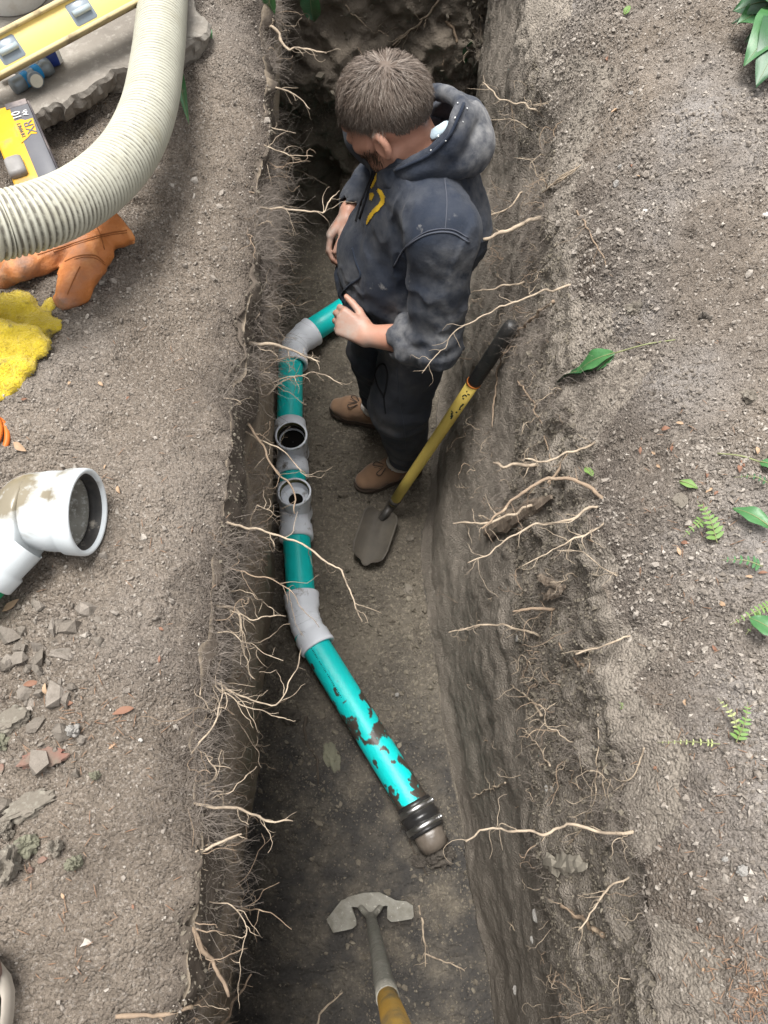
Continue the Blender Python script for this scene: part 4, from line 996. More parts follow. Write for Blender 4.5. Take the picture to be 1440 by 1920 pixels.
# hair and beard -------------------------------------------------------------
HEADC = hp(-.012, 0, .015)
def surf(dirs):
    """points on the skin of the head along directions from its centre"""
    out = np.zeros_like(dirs); ok = np.zeros(len(dirs), bool); nn_ = np.zeros_like(dirs)
    for i, d in enumerate(dirs):
        h = BBV.ray_cast(Vector(HEADC + d * .2), Vector(-d))
        if h[0] is not None:
            out[i] = h[0]; ok[i] = True; nn_[i] = d
    return out, ok
def umin(f_, l_): return np.interp(f_, [-1, -.55, -.42, -.30, -.12, .12, .30, .7, 1], [-.36, -.34, -.26, .06, .26, .22, .10, .38, .46])
wh = nrm(A(-.42, .06, .86))
def strands(n, cond, length, flow, lift, width, jit, m, name, seed, segs=5, parent=man):
    rg = np.random.default_rng(seed)
    D_ = rg.normal(size=(n * 3, 3)); D_ /= np.linalg.norm(D_, axis=1)[:, None]
    D_ = D_[cond(D_, rg)][:n]; n = len(D_)
    tang = flow(D_, rg); tang -= D_ * (tang * D_).sum(1)[:, None]; tang /= np.linalg.norm(tang, axis=1)[:, None] + 1e-9
    tang += rg.normal(0, jit, tang.shape); L = length(D_, rg)
    pts = []
    for k in range(segs):
        t = k / (segs - 1)
        d = D_ + tang * (L * t / .095)[:, None] + rg.normal(0, jit * .05, D_.shape) * t; d /= np.linalg.norm(d, axis=1)[:, None]
        wd = d @ HA
        p, ok = surf(wd)
        bad = ~ok; p[bad] = HEADC + wd[bad] * .1
        pts.append(p + wd * (.001 + lift(D_, rg) * math.sin(min(t * 2.2, 2.0)) )[:, None])
    Pp = np.stack(pts, 1)
    # keep each strand from jumping where it leaves the skull
    seg = np.diff(Pp, axis=1); sl_ = np.linalg.norm(seg, axis=2); mx = (L / (segs - 1) * 1.6)[:, None]
    seg *= np.minimum(1, mx / np.maximum(sl_, 1e-6))[..., None]
    Pp = np.concatenate([Pp[:, :1], Pp[:, :1] + np.cumsum(seg, axis=1)], 1)
    nd = D_ @ HA; tg = Pp[:, -1] - Pp[:, 0]; side = np.cross(nd, tg); side /= np.linalg.norm(side, axis=1)[:, None] + 1e-9
    tw = rg.uniform(-.6, .6, n)[:, None]; side = side * np.cos(tw) + nd * np.sin(tw)
    wt = width * rg.uniform(.6, 1.3, n)
    V = np.zeros((n, segs, 2, 3))
    for k in range(segs):
        ww = wt * (1 - .85 * (k / (segs - 1)) ** 1.5)
        V[:, k, 0] = Pp[:, k] + side * ww[:, None]; V[:, k, 1] = Pp[:, k] - side * ww[:, None]
    base = (np.arange(n) * segs * 2)[:, None]
    Fs = np.concatenate([np.stack([base + 2 * k, base + 2 * k + 1, base + 2 * k + 3, base + 2 * k + 2], -1) for k in range(segs - 1)], 1).reshape(-1, 4)
    return part(name, V.reshape(-1, 3), Fs, m, parent, attr={'tone': np.repeat(rg.random(n) ** 2 * 1.3, segs * 2)})
hair_ok = lambda D_, rg: D_[:, 2] > umin(D_[:, 0], D_[:, 1]) + rg.normal(0, .04, len(D_))
def hflow(D_, rg):
    t = D_ - wh
    fr = np.clip((D_[:, 0] + .1) * 1.3, 0, 1) * np.clip(D_[:, 2], 0, 1)
    return t / (np.linalg.norm(t, axis=1)[:, None] + .15) + np.stack([fr * .6, 0 * fr, 0 * fr], 1) + np.array([0, 0, -.15]) + .55 * np.cross(D_, t) * np.clip(D_[:, 2:3], 0, 1) + .55 * np.stack([vnoise(D_, 5.5, 40 + i) for i in range(3)], 1)
hlen = lambda D_, rg: np.interp(D_[:, 2], [-.5, -.1, .3, .7, 1], [.008, .012, .032, .062, .062]) * rg.uniform(.7, 1.25, len(D_))
hlift = lambda D_, rg: np.interp(D_[:, 2], [-.5, 0, .5, 1], [.001, .0025, .010, .018]) * rg.uniform(.2, 1.4, len(D_))
cap_t = [(th, ph) for th in np.linspace(0, math.pi * .72, 34) for ph in np.linspace(0, 2 * math.pi, 64, endpoint=False)]
Dc = np.array([(math.sin(a) * math.cos(b), math.sin(a) * math.sin(b), math.cos(a)) for a, b in cap_t])
um = umin(Dc[:, 0], Dc[:, 1]) + .03
sp, _ = surf(Dc @ HA); thick = np.clip((Dc[:, 2] - um) / .35, 0, 1)
cv_ = sp + (Dc @ HA) * (.0006 + .0035 * thick + .0012 * vnoise(Dc, 14, 4) * thick)[:, None]
fq = [(i * 64 + j, i * 64 + (j + 1) % 64, (i + 1) * 64 + (j + 1) % 64, (i + 1) * 64 + j) for i in range(33) for j in range(64)]
fq = [q for q in fq if all(Dc[k][2] > um[k] for k in q)]
par_ = {}
def root_of(i):
    while par_.setdefault(i, i) != i: i = par_[i]
    return i
for q in fq:
    for k in q[1:]: par_[root_of(k)] = root_of(q[0])
cnt_ = {}
for q in fq: cnt_[root_of(q[0])] = cnt_.get(root_of(q[0]), 0) + 1
big_ = max(cnt_, key=cnt_.get); fq = [q for q in fq if root_of(q[0]) == big_]
us_ = sorted({k for q in fq for k in q}); mp_ = {k: i for i, k in enumerate(us_)}; fq = [tuple(mp_[k] for k in q) for q in fq]; cv_ = cv_[us_]
hair = part('hair', cv_, fq, M_HAIR, man)
strands(15000, hair_ok, hlen, hflow, hlift, .0007, .17, M_HAIR, 'hair_strands', 5, parent=hair)
beard_ok = lambda D_, rg: (D_[:, 0] > .34 + rg.normal(0, .05, len(D_))) & (D_[:, 2] < -.42 - .35 * np.clip(D_[:, 0] - .62, 0, 1) + rg.normal(0, .05, len(D_))) & (D_[:, 2] > -.93)
bl_len = lambda D_, rg: rg.uniform(.008, .018, len(D_))
strands(2600, beard_ok, bl_len, lambda D_, rg: np.tile(np.array([[.35, 0, -1.0]]), (len(D_), 1)), lambda D_, rg: rg.uniform(.001, .005, len(D_)), .0009, .22, M_BEARD, 'beard', 6)['kind'] = 'stuff'
# ------------------------------------------------------------------ things on the left bank
M_CONC = mat('old_concrete', (0.23, 0.208, 0.178), (0.155, 0.138, 0.118), 9, 0.95, 0.002, 90, fine=(0.28, 0.258, 0.225), fscale=60, spec=.2)
pts = [(-260, 240), (-60, 215), (0, 205), (40, 200), (66, 214), (82, 206), (100, 193), (118, 191), (132, 178), (158, 171), (176, 154), (200, 141), (214, 128), (236, 127), (262, 119), (300, 114), (330, 84), (346, 78), (360, 72), (378, 66), (386, 55), (389, 40), (383, 28), (372, 18), (360, -10), (350, -160), (-260, -260)]
edge = [at(x, y, 0.052) for x, y in pts]
rim = []
for a, b in zip(edge[1:-3], edge[2:-2]):
    for t in np.linspace(0, 1, 6)[:-1]: rim.append(a * (1 - t) + b * t)
rim = np.array(rim); rim = rim + .005 * np.stack([vnoise(rim, 60, 3), vnoise(rim, 60, 4), 0 * rim[:, 0]], 1)
rim = np.vstack([edge[0], rim, edge[-3], edge[-2], edge[-1]]); n = len(rim); cen = np.array([-.75, 1.5, .052])
rings = []
for dz, ins, jit in ((0, .09, .0), (0, .02, .001), (-.003, .004, .0025), (-.012, 0, .005), (-.028, .004, .006), (-.045, .012, .006), (-.06, .03, .004)):
    q = rim + (cen - rim) / np.linalg.norm(cen - rim, axis=1)[:, None] * ins + A(0, 0, dz)
    rings.append(q + jit * np.stack([vnoise(q, 90, 8), vnoise(q, 90, 9), .4 * vnoise(q, 90, 10)], 1))
V = np.vstack(rings); f = [tuple(range(n))] + [(k * n + i, k * n + n + i, k * n + n + (i + 1) % n, k * n + (i + 1) % n) for k in range(6) for i in range(n)]
solo('concrete_slab', 'broken edged grey concrete slab under the pale hose at the left bank', 'slab', V, f, M_CONC, smooth=False)
ZS_ = 0.052

# corrugated hose
M_HOSE = mat('cream_hose', (0.43, 0.42, 0.345), (0.36, 0.35, 0.285), 10, 0.45, 0.0004, 80, attr='groove', acol=(0.13, 0.12, 0.095), dscale=40, spec=.4, fine=(.36, .34, .26), fscale=14)
hp_ = [(-330, 400, .20), (-170, 425, .20), (-60, 430, .225), (10, 421, .215), (80, 402, .20), (145, 373, .175), (205, 328, .15), (250, 272, .135), (280, 200, .122), (295, 115, .112), (303, 35, .106), (308, -50, .104), (312, -160, .104), (300, -300, .104)]
P_ = catmull([at(x, y, z) for x, y, z in hp_], 1300)
Ls_ = np.concatenate([[0], np.cumsum(np.linalg.norm(np.diff(P_, axis=0), axis=1))])
ph = Ls_ / .0085 * 2 * math.pi
r = .0462 + .0022 * np.sign(np.sin(ph)) * np.abs(np.sin(ph)) ** .55
v, f = tube(P_, r, 44); gv = np.repeat(np.clip(-np.sin(ph) * 2.0 + .1, 0, 1.8), 44); gv = np.concatenate([gv, [0, 0]])
solo('suction_hose', 'thick cream ribbed suction hose curving over glove and slab', 'hose', v, f, M_HOSE, attr={'groove': gv}, base=at(250, 300, 0))

# box-beam level
M_LEV = mat('yellow_level', (0.70, 0.52, 0.16), (0.60, 0.44, 0.14), 12, 0.5, 0.0005, 60, dirt=(0.30, 0.235, 0.13), dth=0.66, dscale=14, soft=.06)
M_LEV_D = mat('dusty_level', (0.52, 0.42, 0.22), (0.42, 0.34, 0.19), 18, 0.7, 0.0008, 60, dirt=(0.22, 0.17, 0.10), dth=.6, dscale=22)
M_VIAL = mat('vial_window', (0.13, 0.16, 0.19), (0.20, 0.23, 0.26), 14, 0.3, spec=.5)
La, Lb_ = at(-70, 141, .125), at(300, -55, .15); ld = nrm(Lb_ - La); lw = nrm(A(0.30, .80, .42) - ld * np.dot(A(.30, .80, .42), ld)); ln_ = np.cross(ld, lw); ln_ = ln_ if ln_[2] > 0 else -ln_
lev = thing('spirit_level', 'long dusty yellow spirit level lying across tools at top left corner', 'level', La * .5 + Lb_ * .5 - A(0, 0, .03)); LC = (La + Lb_) / 2; LL = np.linalg.norm(Lb_ - La) + .25
LC = LC - ld * .08
v, f = box(LC, ld, lw, ln_, LL, .050, .008, .001); part('web', v, f, M_LEV, lev)
for sg in (-1, 1):
    v, f = box(LC + lw * sg * .0285, ld, lw, ln_, LL, .0075, .026, .0012); part('flange', v, f, M_LEV_D, lev)
for px_ in ((155, 22), (20, 92)):
    c = at(*px_, .145); c = LC + ld * np.dot(c - LC, ld)
    v, f = box(c + ln_ * .001, ld, lw, ln_, .050, .044, .008, .003); o = part('vial_holder', v, f, M_VIAL, lev)
    v, f = tube(np.array([c - ld * .018 + ln_ * .0085, c + ld * .018 + ln_ * .0085]), .006, 12); part('vial', v, f, mat('vial_glass', (.32, .37, .38), rough=.2, spec=.6), o)

# white bucket, green cap, bottle, tee fitting on the slab
M_WHITE = mat('white_plastic', (0.72, 0.72, 0.70), (0.62, 0.62, 0.60), 8, 0.4, 0.0003, 60, dirt=(.45, .41, .36), dth=.68, dscale=10, soft=.08)
bc = at(28, -6, ZS_)
bk = thing('bucket', 'white plastic bucket behind the yellow level at top left corner', 'bucket', bc)
v, f = lathe(bc, A(0, 0, 1), [(0, .001), (0, .068), (.004, .072), (.13, .083), (.135, .083), (.135, .080), (.01, .069), (.006, .0005)], 40); part('shell', v, f, M_WHITE, bk)
for z_, r_ in ((.100, .0885), (.118, .089), (.134, .090)):
    v, f = lathe(bc, A(0, 0, 1), [(z_ - .004, r_ - .008), (z_ - .003, r_), (z_ + .003, r_), (z_ + .004, r_ - .008)], 40); part('rim_ring', v, f, M_WHITE, bk)
for k in range(4):
    z_ = .05 + .011 * k; v, f = lathe(bc, A(0, 0, 1), [(z_, .0765 + .08 * (z_ - .05)), (z_ + .0045, .0769 + .08 * (z_ - .05))], 40)
    a_ = [q for q in f if (v[q[0]] - bc)[1] < .01]; part('print_band', v, a_, mat('blue_grey_print', (.25, .30, .36), rough=.5), bk)
gc = at(107, -30, ZS_); v, f = lathe(gc, A(0, 0, 1), [(0, .001), (0, .026), (.10, .026), (.11, .016), (.135, .016), (.137, .0005)], 24)
solo('green_bottle', 'dark green bottle cap showing just right of the white bucket', 'bottle', v, f, mat('green_plastic', (.005, .12, .075), rough=.35))
b0, b1 = at(22, 128, ZS_ + .021), at(113, 96, ZS_ + .021); d = nrm(b1 - b0)
bt = thing('spray_bottle', 'white bottle with dark blue label lying under the yellow level', 'bottle', (b0 + b1) / 2 - A(0, 0, .021))
v, f = lathe(b0, d, [(-.03, .0005), (-.03, .009), (0, .010), (.012, .020), (.02, .0215), (.075, .0215), (.088, .021), (.096, .017), (.098, .0005)], 28); part('body', v, f, M_WHITE, bt)
v, f = lathe(b0, d, [(.062, .0218), (.088, .0214)], 28); part('label_band', v, f, mat('blue_label', (.01, .025, .16), (.02, .05, .25), 40, .45), bt)
M_GALV = mat('dull_zinc', (.22, .25, .27), (.14, .16, .175), 18, .45, .0006, 80, metal=.5, dirt=(.30, .28, .24), dth=.66, dscale=20)
t0, t1 = at(24, 164, ZS_ + .016), at(92, 122, ZS_ + .016); d = nrm(t1 - t0); Lt = np.linalg.norm(t1 - t0)
tf = thing('tee_fitting', 'dull grey metal tee fitting with bright blue bands lying on the slab', 'fitting', (t0 + t1) / 2 - A(0, 0, .016))
v, f = lathe(t0, d, [(0, .0005), (0, .0125), (.003, .0145), (.022, .0145), (.026, .0130), (Lt * .8, .0130), (Lt * .82, .016), (Lt, .016), (Lt, .0005)], 24); part('barrel', v, f, M_GALV, tf)
sdv = nrm(A(.55, -.75, .25)); j0 = t0 + d * Lt * .50
v, f = lathe(j0, sdv, [(0, .012), (.020, .0125), (.022, .0142), (.034, .0142), (.034, .0005)], 24); part('branch', v, f, M_GALV, tf)
v, f = lathe(j0, sdv, [(.0345, .0118), (.0350, .0005)], 20); part('plug', v, f, mat('cream_plug', (.50, .47, .38), (.42, .4, .33), 40, .8), tf)
for s_ in (.36, .66):
    v, f = lathe(t0 + d * Lt * s_, d, [(-.007, .0128), (-.006, .0139), (.006, .0139), (.007, .0128)], 24); part('blue_band', v, f, mat('blue_tape', (.01, .20, .46), rough=.5), tf)

# battery pack -------------------------------------------------------------
M_BY = mat('yellow_casing', (0.56, 0.30, 0.014), (0.48, 0.26, 0.02), 14, 0.5, 0.0006, 60, dirt=(.26, .19, .10), dth=.58, dscale=12)
M_BK = mat('dusty_black_plastic', (0.050, 0.045, 0.050), (0.10, 0.088, 0.088), 16, 0.6, 0.0006, 60, dirt=(.24, .20, .185), dth=.62, dscale=14, soft=.1)
M_PLATE = mat('grey_label', (0.085, 0.085, 0.095), (.11, .11, .115), 18, .5)
zt = 0.088
O_ = at(52, 184, zt); a_v = at(116, 330, zt) - O_; b_v = at(-48, 212, zt) - O_; La_ = np.linalg.norm(a_v); a_u = nrm(a_v); b_u = nrm(b_v - a_u * np.dot(b_v, a_u)); Wb = .082
bp_ = thing('battery_pack', 'yellow and black power tool battery pack beside the slab, under the hose', 'battery', A(*(O_ + a_v / 2 + b_u * Wb / 2)[:2], .0))
ctr = O_ + a_v / 2 + b_u * Wb / 2
UP = A(0, 0, 1)
v, f = box(ctr - UP * .051, a_u, b_u, UP, La_, Wb, .046, .004); part('base', v, f, M_BK, bp_)
v, f = box(ctr - UP * .015 + b_u * .008, a_u, b_u, UP, La_ - .004, Wb - .018, .030, .004); part('casing', v, f, M_BY, bp_)
v, f = box(O_ + a_v / 2 + b_u * .021 - UP * .006, a_u, b_u, UP, La_ - .002, .038, .014, .003); part('label_panel', v, f, M_PLATE, bp_)
v, f = box(O_ + a_v / 2 + b_u * .0045 - UP * .014, a_u, b_u, UP, La_, .009, .028, .003); part('side_rail', v, f, M_BK, bp_)
v, f = box(O_ + a_u * (La_ * .78) + b_u * .066 + UP * .006, a_u, b_u, UP, .045, .030, .018, .004); part('latch', v, f, mat('grey_latch', (.16, .15, .14), (.22, .21, .2), 20, .5), bp_)
v, f = box(O_ + a_u * .008 + b_u * .024 + UP * .0005, a_u, b_u, UP, .016, .040, .003, .001); part('end_lip', v, f, M_BK, bp_)
def flat_poly(pp, m, name, parent, z=.0018):
    P3 = [O_ + a_u * x + b_u * y + UP * z for x, y in pp]; V = np.vstack([P3, np.array(P3) - UP * .001]); n = len(pp)
    part(name, V, [tuple(range(n)), tuple(range(2 * n - 1, n - 1, -1))] + [(i, i + n, (i + 1) % n + n, (i + 1) % n) for i in range(n)], m, parent, smooth=False)
flat_poly([(.060, .006), (.060, .020), (.054, .026), (.054, .042), (.116, .042), (.107, .028), (.100, .020), (.104, .010)], M_BY, 'label_flash', bp_)
def text(s, x, y, size, m, parent, z=.0032, shear=0.0, sx=1.0):
    cu = bpy.data.curves.new('lettering', 'FONT'); cu.body = s; cu.size = size; cu.extrude = .0004; cu.align_x = 'CENTER'; cu.align_y = 'CENTER'; cu.shear = shear
    tmp = bpy.data.objects.new('lettering', cu); COL.objects.link(tmp); dg = bpy.context.evaluated_depsgraph_get()
    me = bpy.data.meshes.new_from_object(tmp.evaluated_get(dg)); bpy.data.objects.remove(tmp)
    vv = np.array([v_.co[:] for v_ in me.vertices]); fc = [tuple(p_.vertices) for p_ in me.polygons]
    V = O_ + a_u * x + b_u * y + UP * z + np.outer(vv[:, 0] * sx, -a_u) + np.outer(vv[:, 1], b_u) + np.outer(vv[:, 2], UP)
    part('lettering', V, fc, m, parent, smooth=False)
M_PALE = mat('pale_print', (.55, .54, .52), rough=.6)
text('10', .042, .0300, .022, M_PALE, bp_); text('Ah', .042, .0145, .014, M_PALE, bp_)
text('XR', .083, .0165, .024, M_PLATE, bp_, z=.0026, sx=1.2); text('DEWALT', .083, .0330, .0098, M_PLATE, bp_, z=.0026, sx=1.05)

# leather glove ---------------------------------------------------------------
M_LEA = mat('orange_leather', (0.46, 0.17, 0.045), (0.35, 0.115, 0.030), 9, 0.55, 0.004, 60, attr='mud', acol=(0.13, 0.10, 0.085), dscale=14, fine=(.54, .23, .075), fscale=26, spec=.35)
G = Field(at(-90, 560, 0) - A(.03, .06, .03), at(262, 340, 0) + A(.04, .05, .12), .0034)
gq = lambda x, y, z: at(x, y, z)
up = A(0, 0, 1)
G.cone(gq(226, 402, .045), gq(186, 424, .040), .066, .052, .015, up, 1.55)
G.cone(gq(186, 424, .040), gq(120, 440, .036), .050, .050, .02, up, 1.5)
G.cone(gq(120, 440, .036), gq(70, 460, .032), .046, .042, .02, up, 1.5)
for i, (x, y, r_) in enumerate([(-30, 452, .016), (-40, 478, .017), (-28, 506, .0165), (-5, 532, .0150)]):
    s0 = gq(75 + i * 6, 436 + i * 17, .034)
    m0 = s0 * .45 + gq(x, y, .04) * .55 + A(0, 0, .008 * (i % 2)); G.cone(s0, m0, .020, .0185, .012); G.cone(m0, gq(x, y, .026), .0185, r_ * .8, .008)
G.cone(gq(172, 478, .036), gq(152, 508, .036), .034, .030, .018, up, 1.2); G.cone(gq(152, 508, .036), gq(136, 538, .034), .029, .026, .012, up, 1.15); G.cone(gq(136, 538, .034), gq(122, 560, .028), .026, .019, .01, up, 1.15)
cdir = nrm(gq(226, 402, .045) - gq(186, 424, .040))
G.cut(gq(231, 419, .045), cdir + A(.10, .02, 0))
G.cone(gq(236, 398, .045), gq(205, 414, .042), .060, .046, .006, up, 1.75, sub=True)
G.warp(lambda p: 0.0045 * fbm(p, 20, 3, 21) - .004 * np.clip(1 - np.abs(fbm(p + .02 * fbm(p, 12, 2, 8)[:, None], 17, 2, 22)) * 2.4, 0, 1) ** 3 + .003 * np.sin((p @ cdir + .012 * fbm(p, 14, 2, 5)) * 190) * np.clip(1.2 - np.linalg.norm(p - gq(190, 440, .05), axis=1) / .05, 0, 1), .02)
v, f = G.mesh(1)
mud = np.clip(1.3 * np.clip(fbm(v, 13, 3, 44) + .15, 0, 1) + np.clip((gq(70, 480, .03)[0] - v[:, 0]) / .06, 0, 1) * .9, 0, 1)
glv = solo('work_glove', 'muddy orange leather work glove lying on the soil under the hose', 'glove', v, f, M_LEA, attr={'mud': mud})
gb = bvh_of(v, f)
M_ST = mat('brown_stitching', (.22, .075, .02), rough=.8)
def gseam(pts, r=.0011):
    q = cast_line(gb, pts, .0004, 40)
    if len(q) > 4: vv, ff = tube(q, r, 5); part('stitch_line', vv, ff, M_ST, glv)
gseam([(238, 432), (200, 438), (150, 452), (100, 468), (70, 478)]); gseam([(238, 436), (200, 442), (150, 456), (100, 472)], .0008)
gseam([(195, 492), (180, 480), (160, 478), (140, 482), (122, 490)]); gseam([(197, 497), (180, 485), (160, 482), (140, 486)], .0008); gseam([(150, 500), (140, 520), (126, 552)], .0009)
gseam([(178, 418), (188, 440), (196, 468)], .001)
# terry rag ---------------------------------------------------------------------
M_RAG = mat('yellow_terry', (0.62, 0.46, 0.012), (0.46, 0.33, 0.012), 60, 0.95, 0.006, 260, dirt=(.16, .12, .03), dth=.66, dscale=34, soft=.05, sheen=.3)
Rg = Field(at(-150, 760, 0) - A(.03, .05, .03), at(125, 540, 0) + A(.03, .04, .11), .0036)
for (x0, y0, x1, y1, r0, r1, z_, sq_) in [(-110, 640, 40, 640, .060, .050, .022, 2.2), (-110, 590, 30, 578, .040, .030, .040, 1.5), (-60, 610, 60, 625, .022, .016, .058, 1.2), (-110, 660, 70, 648, .030, .022, .046, 1.4), (-110, 690, 45, 686, .026, .020, .040, 1.3), (-110, 712, 30, 716, .024, .018, .032, 1.3), (-110, 738, 10, 738, .022, .014, .024, 1.3),
        (30, 598, 104, 612, .026, .015, .030, 1.6), (84, 596, 98, 558, .012, .006, .022, 1.5), (20, 572, 40, 566, .022, .018, .026, 1.5)]:
    Rg.cone(at(x0, y0, z_), at(x1, y1, z_ * .85), r0, r1, .007, up, sq_)
Rg.cone(at(66, 590, .06), at(82, 560, .055), .009, .007, .006, sub=True)
Rg.warp(lambda p: .0045 * fbm(p, 24, 3, 51) + .0018 * fbm(p, 130, 2, 53), .02)
v, f = Rg.mesh(1)
rag = solo('terry_rag', 'crumpled bright yellow terry cloth rag at the left edge below the glove', 'rag', v, f, M_RAG)
vi = rng.choice(len(v), 9000); tv = v[vi]; nn_ = np.zeros_like(v); e1 = v[f[:, 1]] - v[f[:, 0]]; e2_ = v[f[:, 3]] - v[f[:, 0]]; fn = np.cross(e1, e2_)
for k in range(4): np.add.at(nn_, f[:, k], fn)
nn_ /= np.linalg.norm(nn_, axis=1)[:, None] + 1e-9
if ((v - v.mean(0)) * nn_).sum() < 0: nn_ = -nn_
dirs = nn_[vi] + rng.normal(0, .5, (9000, 3)); dirs /= np.linalg.norm(dirs, axis=1)[:, None]; sdd = np.cross(dirs, rng.normal(size=(9000, 3))); sdd /= np.linalg.norm(sdd, axis=1)[:, None]
ln3 = rng.uniform(.0015, .0036, (9000, 1)); Vt = np.stack([tv + sdd * .0007, tv - sdd * .0007, tv + dirs * ln3], 1).reshape(-1, 3)
o = part('terry_pile', Vt, np.arange(27000).reshape(-1, 3), M_RAG, rag, smooth=False); o['kind'] = 'stuff'

# white elbow fitting ------------------------------------------------------------
M_WPVC = mat('white_pvc', (0.56, 0.59, 0.60), (0.50, 0.53, 0.54), 8, 0.35, 0.0004, 60, attr='mud', acol=(.17, .145, .10), dscale=12, spec=.5)
M_INSIDE = mat('dirty_bore', (.33, .32, .28), (.18, .165, .14), 26, .8, .001, 80, fine=(.5, .5, .47), fscale=120)
M_GRN = mat('green_pvc', (0.01, .30, .13), rough=.4)
ed = nrm(A(.99, -.06, .06)); Bc = at(158, 960, .064)
ef = thing('elbow_fitting', 'large white plastic elbow fitting with open mouth lying on the left bank', 'fitting', A(Bc[0] - .05, Bc[1], 0.0))
v, f = lathe(Bc, ed, [(-.075, .054), (-.062, .0555), (-.050, .0575), (-.040, .0580), (-.022, .0585), (-.020, .0620), (.0, .0628), (.005, .0622), (.007, .0600), (.006, .0560), (.0, .0545)], 56); wmud = lambda q: {'mud': np.clip(3.2 * np.clip(1.25 - np.linalg.norm(q - at(25, 922, .105), axis=1) / .045, 0, 1) + 2.4 * np.clip(1.2 - np.linalg.norm(q - at(128, 893, .10), axis=1) / .020, 0, 1) + np.clip(fbm(q, 40, 2, 9) - .55, 0, 1) * 4, 0, 3)}
part('bell', v, f, M_WPVC, ef, attr=wmud(v))
v, f = lathe(Bc, ed, [(.001, .0546), (-.002, .0530), (-.012, .0525), (-.016, .0500), (-.018, .0530)], 56); part('gasket', v, f, mat('black_gasket', (.02, .02, .02), (.05, .045, .04), 60, .5, dirt=(.3, .27, .22), dth=.66, dscale=40), ef)
v, f = lathe(Bc, ed, [(-.018, .0520), (-.045, .0515), (-.05, .0480), (-.095, .046), (-.12, .02), (-.12, .0005)], 48); part('bore', v, f, M_INSIDE, ef)
q1 = Bc - ed * .070; q2 = at(52, 968, .062); q3 = at(18, 1018, .055); q4 = at(-30, 1052, .052)
jn = q2 + A(.012, 0, 0)
E_ = Field(np.minimum(q1, q3) - .08, np.maximum(q1, q3) + .08, .004); E_.cone(q1 - ed * .0, jn, .0545, .0540, .012); E_.cone(jn, jn * .35 + q3 * .65, .0530, .0470, .010); E_.cone(jn * .5 + q3 * .5, q3 + nrm(q3 - jn) * .012, .0460, .0450, .006); E_.cut(q1 + ed * .001, ed); v, f = E_.mesh(2); part('bend', v, f, M_WPVC, ef, attr=wmud(v))
dd = nrm(q3 - jn)
v, f = lathe(q3, dd, [(-.012, .0455), (.028, .0458), (.030, .0495), (.052, .0500), (.054, .0490), (.054, .0440)], 44); part('spigot_collar', v, f, M_WPVC, ef)
v, f = tube(np.array([q3 + dd * .045, q3 + dd * .16]), .0440, 40); part('green_stub', v, f, M_GRN, ef)

# orange cord loop and the photographer's shoe --------------------------------------
c0 = at(-42, 826, .012); ang = np.linspace(-1.9, 1.9, 40)
v, f = tube(np.array([c0 + A(math.cos(a) * .046, math.sin(a) * .046, .002 * math.sin(3 * a)) for a in ang]), .0048, 12)
v2, f2 = tube(np.array([c0 + A(-.006 + math.cos(a) * .043, .004 + math.sin(a) * .047, .009) for a in ang]), .0048, 12)
cordt = thing('extension_cord', 'orange cord loops poking in at the left edge above the white fitting', 'cord', c0 - A(0, 0, .012))
part('cord_loop', v, f, mat('orange_cord', (.52, .13, .015), (.42, .10, .015), 30, .5), cordt); part('cord_loop', v2, f2, bpy.data.materials['orange_cord'], cordt)
sc_ = at(-34, 1905, .03)
shoe = thing('shoe', 'toe of a brown shoe with pale rubber edge at the bottom left corner', 'shoe', A(sc_[0], sc_[1], 0))
sdir = nrm(A(.10, 1, 0)); ssd = A(sdir[1], -sdir[0], 0)
tt = np.linspace(0, 1, 20); wdt = np.interp(tt, [0, .1, .3, .55, .8, .93, 1], [.030, .040, .041, .044, .050, .040, .012])
tip = at(-30, 1795, .01)
out = [tip - sdir * (.285 * (1 - t)) + ssd * w_ for t, w_ in zip(tt, wdt)] + [tip - sdir * (.285 * (1 - t)) - ssd * w_ * .9 for t, w_ in zip(tt[::-1], wdt[::-1])]
out = np.array(out); out[:, 2] = 0; n = len(out); cen = out.mean(0)
rings = [out + A(0, 0, .0), out + (cen - out) * -.01 + A(0, 0, .010), out + A(0, 0, .026), out + (cen - out) * .05 + A(0, 0, .028)]
V = np.vstack(rings); f = [(k * n + i, k * n + (i + 1) % n, (k + 1) * n + (i + 1) % n, (k + 1) * n + i) for k in range(3) for i in range(n)]
part('sole', V, f, mat('pale_rubber', (.36, .32, .27), (.28, .25, .21), 20, .7), shoe)
S = Field(out.min(0) - A(.02, .02, .01), out.max(0) + A(.02, .02, .13), .005)
for a, b, r0, r1, zz in ((.93, .70, .034, .043, .036), (.70, .45, .042, .040, .045), (.45, .12, .038, .036, .052)):
    S.cone(A(*(tip - sdir * .285 * (1 - a))[:2], zz * .9), A(*(tip - sdir * .285 * (1 - b))[:2], zz), r0, r1, .02)
S.cone(A(*(tip - sdir * .285 * .55)[:2], .07), A(*(tip - sdir * .285 * .85)[:2], .09), .034, .036, .02)
v, f = S.mesh(1); part('upper', v, f, mat('brown_canvas', (.22, .145, .115), (.17, .11, .09), 20, .85, .0008, 150), shoe)
